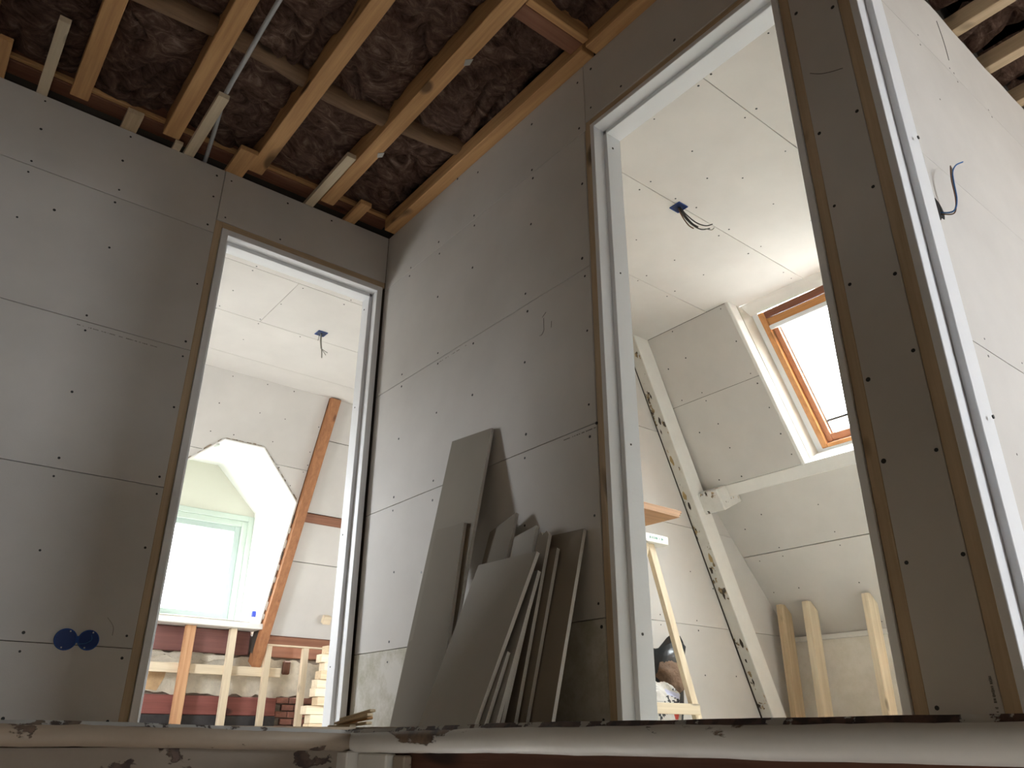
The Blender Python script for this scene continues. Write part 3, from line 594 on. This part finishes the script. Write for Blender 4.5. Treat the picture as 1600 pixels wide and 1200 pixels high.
tube('wire', [(-1.07, -.004, .268), (-1.045, -.008, .272), (-1.028, -.009, .284), (-1.03, -.006, .30)], .0012, WIRE_B, sb, 5)

# ------------------------------------------------------------------ room behind the large doorway (skylight)
def U(u, v, d=0): return (1.93 + .4436 * v + .896 * d, u - .066 * v, 2.4 - .896 * v + .4436 * d)     # roof-window frame of reference
def P2(y, z, d=0): return (1.93 + (2.4 - z) / K + .896 * d, y, z + .4436 * d)
def Q2(y, z, d=0): return (2.64 + (1.31 - z) / 1.14 + .752 * d, y, z + .66 * d)
N2 = (.896, 0, .4436); NQ = (.752, 0, .66)
c2 = struct(boxes('ceiling_skylight_room', [((.1, -2.4, 2.4135), (2.0, .0, 2.43))], CORE), 'white plasterboard ceiling of the skylight room')
yb = (0, -.580, -1.181, -1.79, -2.4)
for k in range(4):
    far = 1.93 if k == 0 else 2.06
    if k == 1:
        prism('plasterboard', [(.1, -.5815, 2.4), (1.93, -.5815, 2.4), (1.93, -.722, 2.4), (2.035, -.735, 2.4), (2.07, -1.1795, 2.4), (.1, -1.1795, 2.4)], (0, 0, .0125), GYP, c2, .0008)
    else: box('plasterboard', (.1, yb[k] - g, 2.4), (far, yb[k + 1] + g, 2.4125), GYP, c2, .001)
discs('screw_heads', [(x, y, 2.4) for x, y in D_C2], (0, 0, -1), .0045, SCREW, c2)
we = struct(box('wall_skylight_room_end', (.1, .0135, 0), (3.4, .09, 2.42), CORE), 'plasterboard end wall of the skylight room')
for a, b in ((0, .603), (.603, 1.207), (1.207, 1.805), (1.805, 2.4)): box('plasterboard', (.1, .0005, a + g), (3.27, .0125, b - g), GYP, we, .001)
box('plasterboard', (.1, .0905, 0), (2.2, .103, 2.4), GYP, we, .001)
discs('screw_heads', [(x, .0005, z) for x, z in D_E2], (0, -1, 0), .0045, SCREW, we)
wu = struct(empty('wall_roof_slope', (2.4, -.9, .6)), 'sloping plasterboard roof side with the skylight')
def up(nm, pts, t=.0125, mat=GYP, d0=0): return prism(nm, [U(u, v_, d0) for u, v_ in pts], tuple(c * t for c in N2), mat, wu, .0008)
up('plasterboard', [(.0, .002), (-.718, .002), (-.718, .484), (.03, .484)]); up('plasterboard', [(.03, .4865), (-.718, .4865), (-.718, 1.06), (.065, 1.06)])
up('plasterboard', [(-1.66, .002), (-2.45, .002), (-2.45, 1.06), (-1.66, 1.06)])
for a, b in ((1.50, 1.086), (1.084, .592)): prism('plasterboard', [Q2(0, a - g), Q2(-1.45, a - g), Q2(-1.45, b + g), Q2(0, b + g)], tuple(c * .0125 for c in NQ), GYP, wu, .0008)
prism('plasterboard', [Q2(-1.4515, 1.50), Q2(-2.4, 1.50), Q2(-2.4, 1.352), Q2(-1.4515, 1.352)], tuple(c * .0125 for c in NQ), GYP, wu, .0008); prism('plasterboard', [Q2(-1.4515, .66), Q2(-2.4, .66), Q2(-2.4, .592), Q2(-1.4515, .592)], tuple(c * .0125 for c in NQ), GYP, wu, .0008)
discs('screw_heads', [P2(y, z) for y, z in D_U2], (-.896, 0, -.4436), .0045, SCREW, wu); discs('screw_heads', [Q2(y, z) for y, z in D_D2], (-.752, 0, -.66), .0045, SCREW, wu)
up('slope_backing', [(.1, -.05), (-.70, -.05), (-.70, 1.06), (.1, 1.06)], .15, CORE, .0135); up('slope_backing', [(-1.68, -.05), (-2.5, -.05), (-2.5, 1.06), (-1.68, 1.06)], .15, CORE, .0135)
prism('slope_backing', [Q2(.1, 1.36, .014), Q2(-1.44, 1.36, .014), Q2(-1.44, .4, .014), Q2(.1, .4, .014)], tuple(c * .08 for c in NQ), CORE, wu)
prism('slope_backing', [Q2(-1.44, .66, .014), Q2(-2.5, .66, .014), Q2(-2.5, .4, .014), Q2(-1.44, .4, .014)], tuple(c * .08 for c in NQ), CORE, wu)
prism('plasterboard', [Q2(-1.95, 1.351), Q2(-2.4, 1.351), Q2(-2.4, .661), Q2(-1.95, .661)], tuple(c * .09 for c in NQ), GYP, wu, .0008)
w6 = struct(empty('added_window_6', Q2(-1.7, .66)), 'added low roof window brightening the skylight room, hidden behind the narrow pillar')  # unseen opening added to light the end wall and low wall
for ya, yb_, za, zb in ((-1.4525, -1.50, .66, 1.35), (-1.90, -1.9485, .66, 1.35), (-1.5, -1.90, .66, .69), (-1.5, -1.90, 1.31, 1.35)): prism('frame', [Q2(ya, zb), Q2(yb_, zb), Q2(yb_, za), Q2(ya, za)], tuple(c * .09 for c in NQ), sky_wood('y'), w6, .002)
prism('pane', [Q2(-1.5, 1.31, .06), Q2(-1.90, 1.31, .06), Q2(-1.90, .69, .06), Q2(-1.5, .69, .06)], tuple(c * .004 for c in NQ), glass(), w6)
# purlin and old painted post
OLDPOST = peeling('old_white_post_paint', (.70, .685, .635), (.42, .30, .15), (.05, .04, .03), .585, 15, (1, 1, .6))
OLDPOST2 = peeling('old_white_purlin_paint', (.72, .71, .675), (.45, .32, .18), (.05, .04, .03), .60, 14)
hexa('purlin', [U(u, v_, d) for u in (-.10, -2.55) for v_ in (1.062, 1.138) for d in (0, .16)], WHITE_TRIM, wu, .003)
hexa('purlin_end_block', [U(u, v_, d) for u in (.03, -.165) for v_ in (1.055, 1.195) for d in (-.105, .10)], OLDPOST2, wu, .006)
# post: front (peeled) strip and clean casing
def post(nm, y0, y1, x0, x1, mat, bev=.004):
    k = (3.03 - 1.93) / 2.4
    p = [(x + off, y, z) for y in (y0, y1) for z, off in ((0, 1.08), (2.405, 0)) for x in (x0, x1)]
    return hexa(nm, p, mat, wu, bev)
post('post', -.080, .0, 1.800, 1.94, OLDPOST); post('post_casing', -.088, -.079, 1.795, 1.935, WHITE_TRIM, .002)
FL2 = plain('bare_chip_gap_shade', (.05, .038, .028), .9); FL3 = plain('bare_ochre_chip', (.40, .29, .14), .9, 0, .3, 60, .3)
for z, s in ((2.02, .014), (1.86, .02), (1.80, .012), (1.62, .025), (1.40, .03), (1.34, .02), (1.02, .03), (.95, .02), (.80, .018), (.52, .02), (.42, .014), (.30, .016)):
    xx = 1.800 + (2.405 - z) / 2.405 * 1.08; y = random.uniform(-.055, -.02)
    pts = [(y + s * .5 * random.uniform(.5, 1.2) * math.cos(t), z + s * random.uniform(.7, 1.6) * math.sin(t)) for t in [k * math.pi / 4 for k in range(8)]]
    prism('paint_chip', [(1.800 + (2.405 - zz) / 2.405 * 1.08, yy_, zz) for yy_, zz in pts], (-.0012, 0, -.0006), FL2 if s < .025 else FL3, wu)
prism('gap_shadow_strip', [(1.795, -.0005, 2.405), (1.803, -.0005, 2.405), (2.883, -.0005, 0), (2.868, -.0005, 0)], (0, -.003, 0), FL2, wu)  # dark strip stands in for shade in the gap beside the post
# skylight: reveal, lining, varnished roof window
hexa('reveal_trim', [U(u, v_, d) for u, v_, d in ((-.7185, -.01, -.004), (-.7185, -.01, .075), (-.7185, 1.066, -.004), (-.7185, 1.066, .075), (-.742, .0, .002), (-.742, .0, .075), (-.742, 1.066, .002), (-.742, 1.066, .075))], WHITE_TRIM, wu, .004)
PLY = plain('beige_reveal_board', (.56, .52, .45), .8, 0, .1, 60, .06)
hexa('reveal_board', [U(u, v_, d) for u, v_, d in ((-.72, .0, .076), (-.74, .0, .17), (-.72, 1.066, .076), (-.74, 1.066, .17), (-.744, .0, .076), (-.764, .0, .17), (-.744, 1.066, .076), (-.764, 1.066, .17))], PLY, wu)
hexa('reveal_board', [U(u, v_, d) for u, v_, d in ((-1.66, .0, 0), (-1.63, .0, .17), (-1.66, 1.066, 0), (-1.63, 1.066, .17), (-1.68, .0, 0), (-1.65, .0, .17), (-1.68, 1.066, 0), (-1.65, 1.066, .17))], PLY, wu)
prism('head_board', [(2.036, -.70, 2.40), (2.075, -1.70, 2.40), (2.135, -1.70, 2.352), (2.118, -.70, 2.352)], (.02, 0, .03), WHITE_TRIM, wu)
hexa('sill_board', [U(u, v_, d) for u, v_, d in ((-.74, 1.035, .17), (-.74, 1.060, .17), (-.74, 1.060, -.002), (-.74, 1.085, -.002), (-1.66, 1.035, .17), (-1.66, 1.060, .17), (-1.66, 1.060, -.002), (-1.66, 1.085, -.002))], WHITE_TRIM, wu)
w2 = struct(empty('window_2', U(-1.19, 1.0, .17)), 'varnished pine roof window full of white daylight')
def bar(nm, u0, u1, v0, v1, d0, d1, mat, par=w2, bev=.003): return hexa(nm, [U(u, v_, d) for u in (u0, u1) for v_ in (v0, v1) for d in (d0, d1)], mat, par, bev)
bar('lining', -.752, -.800, .10, 1.05, .158, .19, WHITE); bar('lining', -1.58, -1.64, .10, 1.05, .158, .19, WHITE); bar('lining', -.80, -1.58, 1.022, 1.05, .15, .19, WHITE)
bar('frame', -.800, -.838, .13, 1.022, .150, .24, sky_wood('z')); bar('frame', -1.542, -1.58, .13, 1.022, .150, .24, sky_wood('z')); bar('frame', -.838, -1.542, .13, .175, .155, .24, wood('dark_varnished_pine', (.16, .055, .03), (.24, .085, .045), 'y', .4)); bar('frame', -.838, -1.542, 1.0, 1.022, .150, .24, sky_wood('y'))
RS = wood('reddish_sash', (.42, .17, .085), (.56, .26, .14), 'z', .35); RSY = wood('reddish_sash', (.42, .17, .085), (.56, .26, .14), 'y', .35)
bar('sash', -.840, -.876, .18, .998, .172, .235, RS); bar('sash', -1.504, -1.540, .18, .998, .172, .235, RS); bar('sash', -.876, -1.504, .952, .998, .172, .235, RSY); bar('vent_flap', -.838, -1.542, .178, .222, .160, .235, sky_wood('y')); bar('blind_rail', -.832, -1.545, .222, .250, .152, .235, WHITE)
bar('glazing_bead', -.876, -.884, .25, .952, .195, .215, plain('grey_gasket', (.40, .39, .37), .6)); bar('glazing_bead', -.884, -1.496, .868, .884, .190, .210, plain('dark_gasket', (.10, .10, .10), .6))
bar('pane', -.876, -1.504, .25, .952, .212, .216, glass(), bev=0)
# low outer wall and its studs
kw2 = struct(box('wall_knee_skylight', (3.27, -2.5, 0), (3.4, .09, .72), gypsum('rough_white_plaster', (.86, .825, .76), .25)), 'rough plastered low wall under the roof slope')
box('batten', (3.235, -2.4, .568), (3.269, .0, .598), WHITE_TRIM, kw2, .002)
sf2 = tag(empty('stud_frame', (3.05, -.4, 0)), 'three pine studs with slanted tops standing before the white low wall', 'stud frame')
for y0, y1 in ((-.066, -.108), (-.258, -.302), (-.668, -.708)):
    pts = [(3.045, 0), (3.15, 0), (3.15, .735), (3.085, .79), (3.045, .79)]
    prism('stud', [(x, y0, z) for x, z in pts], (0, y1 - y0, 0), new_wood('z') if y0 > -.1 else pale_wood('z'), sf2, .002)
tag(prism('timber_offcut', [(2.98, -.805, 0), (2.98, -.865, 0), (3.0, -.865, .275), (3.0, -.828, .275)], (.022, 0, 0), stud_wood('z'), None, .002), 'short dark timber offcut upright beside the rightmost slanted stud', 'timber')
wpt = struct(box('wall_partition', (.1, -2.4875, 0), (3.4, -2.4135, 2.66), CORE), 'partition between the skylight room and the side room')
box('plasterboard', (.1, -2.4125, 0), (3.27, -2.4, 2.4), GYP, wpt, .001)

# wooden trestle with boards on it, and rubbish under it
tr = tag(empty('trestle', (1.43, -.3, 0)), 'pale pine trestle with splayed legs standing in the skylight room', 'trestle')
for yk in (-.42, -.045):
    beam('leg', (1.437, yk, .905), (1.728, yk, .0), (0, 1, 0), .045, .028, pale_wood('z'), tr); beam('leg', (1.405, yk, .905), (1.10, yk, .0), (0, 1, 0), .045, .028, pale_wood('z'), tr)
    box('crossbar', (1.15, yk - .030, .085), (1.70, yk - .0145, .135), pale_wood('x'), tr, .002)
box('trestle_top', (1.15, -.46, .905), (1.545, -.03, .950), plain('white_primed_board', (.78, .77, .72), .6, 0, .1, 60, .05), tr, .003)
dashes('printed_stamp', tr, (1.40, -.4605, .93), (1.51, -.4605, .93), (0, -1, 0), .014, 14, plain('green_ink', (.25, .42, .36), .8), .5)
for k in range(3):
    z0 = .9505 + k * .0135
    tag(prism('plywood_board', [(.72, -.775 + .01 * k, z0), (1.312 - .016 * (2 - k), -.765 + .006 * k, z0), (1.30 - .014 * (2 - k), -.08, z0), (.72, -.08, z0)], (0, 0, .0125), wood('brown_plywood', (.34, .18, .085), (.48, .27, .135), 'x'), None, .001),
        'brown plywood board lying on the trestle, ' + ('lowest of three', 'middle one of three', 'topmost of three')[k], 'board', 'boards on the trestle')
def blob(name, c, rad, mat, parent=None, amp=.25, seed=0, sq=2.6, fr_=2.4, n=26, m=16):
    v, f = [], []
    for i in range(m + 1):
        th = math.pi * i / m
        for k in range(n):
            ph = 2 * math.pi * k / n; d = Vector((math.sin(th) * math.cos(ph), math.sin(th) * math.sin(ph), math.cos(th)))
            e = (abs(d.x) ** sq + abs(d.y) ** sq + abs(d.z) ** sq) ** (-1 / sq)
            r = e * (1 + amp * noise.noise(d * fr_ + Vector((seed, seed * 2, 1))) + amp * .4 * noise.noise(d * fr_ * 3.1 + Vector((seed, 4, 1))))
            z = d.z * rad[2] * r
            v.append((c[0] + d.x * rad[0] * r, c[1] + d.y * rad[1] * r, max(c[2] + z, .001)))
    for i in range(m):
        for k in range(n): f.append((i * n + k, i * n + (k + 1) % n, (i + 1) * n + (k + 1) % n, (i + 1) * n + k))
    return mesh(name, v, f, mat, parent, True)
bag = tag(empty('rubbish_bag', (1.70, -.17, 0)), 'open black plastic rubbish bag holding brown debris, under the trestle', 'bag')
BP = plain('black_plastic', (.018, .02, .023), .28, 0, .3, 25)
# open sack: flared rim leaning to the right
n, v, f = 26, [], []
for r_, z_, dx in ((.06, .002, 0), (.125, .01, 0), (.145, .12, .01), (.13, .24, .03), (.125, .34, .05), (.135, .43, .07), (.128, .425, .07), (.12, .33, .05), (.115, .24, .03)):
    for k in range(n):
        a = 2 * math.pi * k / n; wob = 1 + .13 * noise.noise(Vector((math.cos(a) * 1.7, math.sin(a) * 1.7, z_ * 6)))
        rim = .07 * max(0, math.cos(a - .2)) ** 3 * (z_ > .4) + .02 * math.sin(3 * a) * (z_ > .3)
        v.append((1.69 + dx + r_ * wob * math.cos(a), -.19 + r_ * .70 * wob * math.sin(a), z_ + rim))
for i in range(8):
    for k in range(n): f.append((i * n + k, i * n + (k + 1) % n, (i + 1) * n + (k + 1) % n, (i + 1) * n + k))
f += [tuple(range(n)), tuple(range(8 * n, 9 * n))]
mesh('bag_skin', v, f, BP, bag, True)
blob('debris', (1.712, -.262, .27), (.085, .05, .08), plain('brown_debris', (.19, .12, .08), .95, 0, .9, 40, .5), bag, .4, 3)
sack = tag(blob('cement_sack', (1.50, -.345, .115), (.15, .042, .115), plain('white_paper_sack', (.60, .58, .55), .7, 0, .3, 30, .12), None, .18, 8, 3.2, n=120, m=72), 'crumpled pale paper sack with red and black print, in front of the black bag', 'sack')
for m_ in (plain('black_print', (.045, .045, .05), .7), plain('red_print', (.55, .06, .04), .6), plain('lilac_print', (.58, .60, .78), .7)): sack.data.materials.append(m_)
for p in sack.data.polygons:       # flat print on the paper
    c = p.center; u, v_ = c.x + .35 * c.z, c.z - .55 * c.x
    q = noise.noise(Vector((u * 60, v_ * 60, 1)))
    if .075 < v_ < .115 and u > -.12: p.material_index = 1 if q > -.1 else 0
    elif .115 < v_ < .15 and u > -.12 and q > .1: p.material_index = 1
    if (c.x - .095) ** 2 + (c.z - .085) ** 2 < .024 ** 2: p.material_index = 2 if q > -.35 else 0
    if .03 < c.x < .13 and abs(c.z - .185 + .25 * (c.x - .05)) < .013: p.material_index = 3

# ------------------------------------------------------------------ side room behind the third doorway
w3 = struct(box('wall_side_room', (.1, -2.499, 0), (3.4, -2.4885, 2.2), CORE), 'bright plasterboard wall of the side room at the right edge')
ee = lambda x: 2.428 + .006 * math.sin(x * 9) + .004 * math.sin(x * 23 + 1)
for a, b in ((0, .30), (.30, .90), (.90, 1.5006), (1.5014, 2.1122)): box('plasterboard', (.1, -2.512, a + (g if a < 1 else 0)), (3.4, -2.4995, b - (g if b < 1 else 0)), GYP, w3, .0003)
pts = [(.1, 2.113), (3.4, 2.113)] + [(3.4 - 3.3 * k / 60, ee(3.4 - 3.3 * k / 60)) for k in range(61)]
prism('plasterboard', [(x, -2.512, z) for x, z in pts], (0, .0125, 0), GYP, w3)
discs('screw_heads', [(x, -2.512, z) for x, z in D_W3], (0, -1, 0), .0035, plain('small_dark_screw', (.10, .095, .09), .6), w3)
PL([(.83, -2.5125, 2.37), (.84, -2.5125, 2.27), (.835, -2.5125, 2.18)], w3, .0016)
for k in range(20):
    x = .989 + .0 + (k - 2) * .292
    box('joist', (x, -9.0, 2.438), (x + .05, -2.47, 2.51), new_wood('y'), ce, .002)
    batt(x + .045, x + .297, -4.2, -2.42, 2.50, .04, 11.3 * k + 9, step=.02); batt(x + .045, x + .297, -9.0, -4.18, 2.50, .04, 11.3 * k + 5, step=.08)
    if x > 4.6: break
struct(box('wall_side_room_east', (4.9, -9.1, 0), (5.0, -2.4, 2.66), GYP), 'outer wall of the side room'); struct(box('wall_side_room_north', (3.4, -2.5, 0), (4.9, -2.4, 2.66), GYP), 'far part of the side room wall')
struct(boxes('wall_side_room_south', [((.1, -9.1, 0), (4.9, -9.0, .65)), ((.1, -9.1, 2.15), (4.9, -9.0, 2.66)), ((.1, -9.1, .65), (2.6, -9.0, 2.15)), ((4.7, -9.1, .65), (4.9, -9.0, 2.15))], GYP), 'far wall of the side room with its window')
w3w = struct(empty('window_3', (3.65, -9.05, .65)), 'side room window, out of view')
for lo, hi in (((2.6, -9.08, .65), (2.65, -9.02, 2.15)), ((4.65, -9.08, .65), (4.7, -9.02, 2.15)), ((2.65, -9.08, .65), (4.65, -9.02, .7)), ((2.65, -9.08, 2.1), (4.65, -9.02, 2.15)), ((3.62, -9.07, .7), (3.68, -9.03, 2.1))): box('frame', lo, hi, GRN, w3w, .003)
struct(box('wall_side_room_west', (0, -9.1, 0), (.1, -4.2, 2.66), GYP), 'side room wall behind the viewer')
# wall hole drawn as a flat black patch for its dark inside, three cut wires
wh = tag(empty('wire_outlet', (.40, -2.512, 1.29)), 'ragged black-painted hole with three loose wires in the bright side-room wall', 'wiring')
pts = [(.352 + .030 * math.cos(t) * random.uniform(.75, 1.2), 1.305 + .032 * math.sin(t) * random.uniform(.8, 1.2)) for t in [k * math.pi / 9 for k in range(18)]]
prism('hole', [(x, -2.5132, z) for x, z in pts], (0, .002, 0), plain('hole_shade_black', (.008, .008, .008), .9), wh)
for pts, m_, r_ in (([(.362, -2.512, 1.30), (.375, -2.54, 1.295), (.385, -2.552, 1.33), (.39, -2.555, 1.39), (.40, -2.556, 1.43), (.43, -2.56, 1.468), (.475, -2.566, 1.50)], WIRE_B, .0022), ([(.36, -2.512, 1.295), (.375, -2.54, 1.288), (.383, -2.55, 1.33), (.385, -2.553, 1.40), (.398, -2.556, 1.452)], WIRE_Y, .0018), ([(.365, -2.512, 1.30), (.38, -2.54, 1.30), (.388, -2.55, 1.34), (.392, -2.553, 1.40), (.402, -2.556, 1.448)], WIRE_G, .0018)):
    tube('wire', pts, r_, m_, wh, 6)

# ------------------------------------------------------------------ plasterboard offcuts leaning on the right wall
def offcut(label, tl, tr_, bl, br, zt, xt, xb, face=GYP, extra=None, zt2=None, left=None):
    """front face corners: top-left/top-right Y at zt (zt2 right), bottom Y; xt, xb distance from wall at top and foot"""
    zt2 = zt if zt2 is None else zt2
    a = [Vector((xb, bl, 0.0006)), Vector((xb, br, 0.0006))]
    s = lambda z: xb + (xt - xb) * z / max(zt, zt2)
    a += [Vector((s(zt2), tr_, zt2))]
    if extra: a += [Vector((s(z), y, z)) for y, z in extra]
    a += [Vector((s(zt), tl, zt))]
    if left: a += [Vector((s(z), y, z)) for y, z in left]
    n = (a[1] - a[0]).cross(a[2] - a[0]).normalized(); n = n if n.x > 0 else -n
    o = prism('plasterboard_offcut', a, n * .0125, face, None, 0, mats=[face, GYP_BACK, GYP_CORE])
    return tag(o, label, 'plasterboard', 'plasterboard offcuts against the right wall')
BR = GYP_BACK
offcut('tallest narrow brown plasterboard offcut, reaching highest up the right wall', -.708, -.976, -.683, -.975, 1.058, -.014, -.205, gypsum('taupe_board', (.265, .233, .19)), None, 1.035)
offcut('brown offcut in front of the tallest one, with a stepped left edge', -.752, -.932, -.712, -.985, .677, -.0978, -.2198, gypsum('dark_taupe_board', (.235, .205, .165)), None, .672, [(-.742, .302), (-.741, .286), (-.722, .280)])
offcut('slanting taupe offcut just right of the tallest one', -1.013, -1.145, -.985, -1.140, .630, -.034, -.205, gypsum('taupe_board', (.265, .233, .19)), None, .674)
offcut('widest pale grey offcut at the very front of the heap', -1.042, -1.346, -1.010, -1.292, .503, -.112, -.300, gypsum('pale_grey_board', (.47, .455, .42)), None, .499)
offcut('small pale offcut with a pointed top behind the widest one', -1.153, -1.263, -1.150, -1.262, .585, -.045, -.190, gypsum('pale_grey_board', (.47, .455, .42)), None, .606)
offcut('narrow brown offcut with a torn top edge behind the heap', -1.279, -1.332, -1.283, -1.338, .572, -.050, -.198, BR, [(-1.318, .578), (-1.30, .566), (-1.29, .58)], .563)
offcut('mid grey offcut directly behind the widest front one', -1.205, -1.342, -1.200, -1.343, .449, -.104, -.266, gypsum('mid_grey_board', (.40, .39, .37)), None, .443)
offcut('narrow low offcut with a bright white edge, fourth from the front', -1.245, -1.320, -1.25, -1.327, .374, -.1165, -.2365, BR, None, .368)
offcut('brown offcut of middle height before the rearmost one', -1.282, -1.365, -1.279, -1.364, .524, -.046, -.178, BR, None, .516)
offcut('rearmost dark brown offcut with a long white edge, nearest the large doorway', -1.303, -1.452, -1.300, -1.450, .570, -.0135, -.160, BR, None, .564)
offcut('short sliver of board tucked between the front offcuts near the floor', -1.16, -1.325, -1.15, -1.315, .20, -.208, -.283, gypsum('mid_grey_board', (.40, .39, .37)), None, .205)

# shims and splinters lying at the stair edge
sh = [((-.665, -1.21, .004), (-.645, -1.345, .012)), ((-.655, -1.215, .011), (-.638, -1.335, .024)), ((-.675, -1.235, .011), (-.652, -1.36, .030)), ((-.635, -1.185, .006), (-.625, -1.30, .030)), ((-.69, -1.23, .004), (-.675, -1.32, .005)), ((-.665, -1.24, .020), (-.640, -1.35, .040))]
lb = ('lowest pale wooden shim in the small pile by the stair corner', 'reddish wooden shim tilted up in the small pile', 'long pale shim across the small pile', 'rear wooden shim of the small pile', 'short flat shim at the left end of the small pile', 'topmost wooden shim of the small pile')
for k, (a, b) in enumerate(sh):
    tag(beam('wood_shim', a, b, (0, 0, 1), .018, .006, wood('shim_wood', (.62, .48, .30), (.80, .67, .46), 'y') if k != 1 else joist_wood('y'), None, .001), lb[k], 'shim', 'shims at the stair corner')
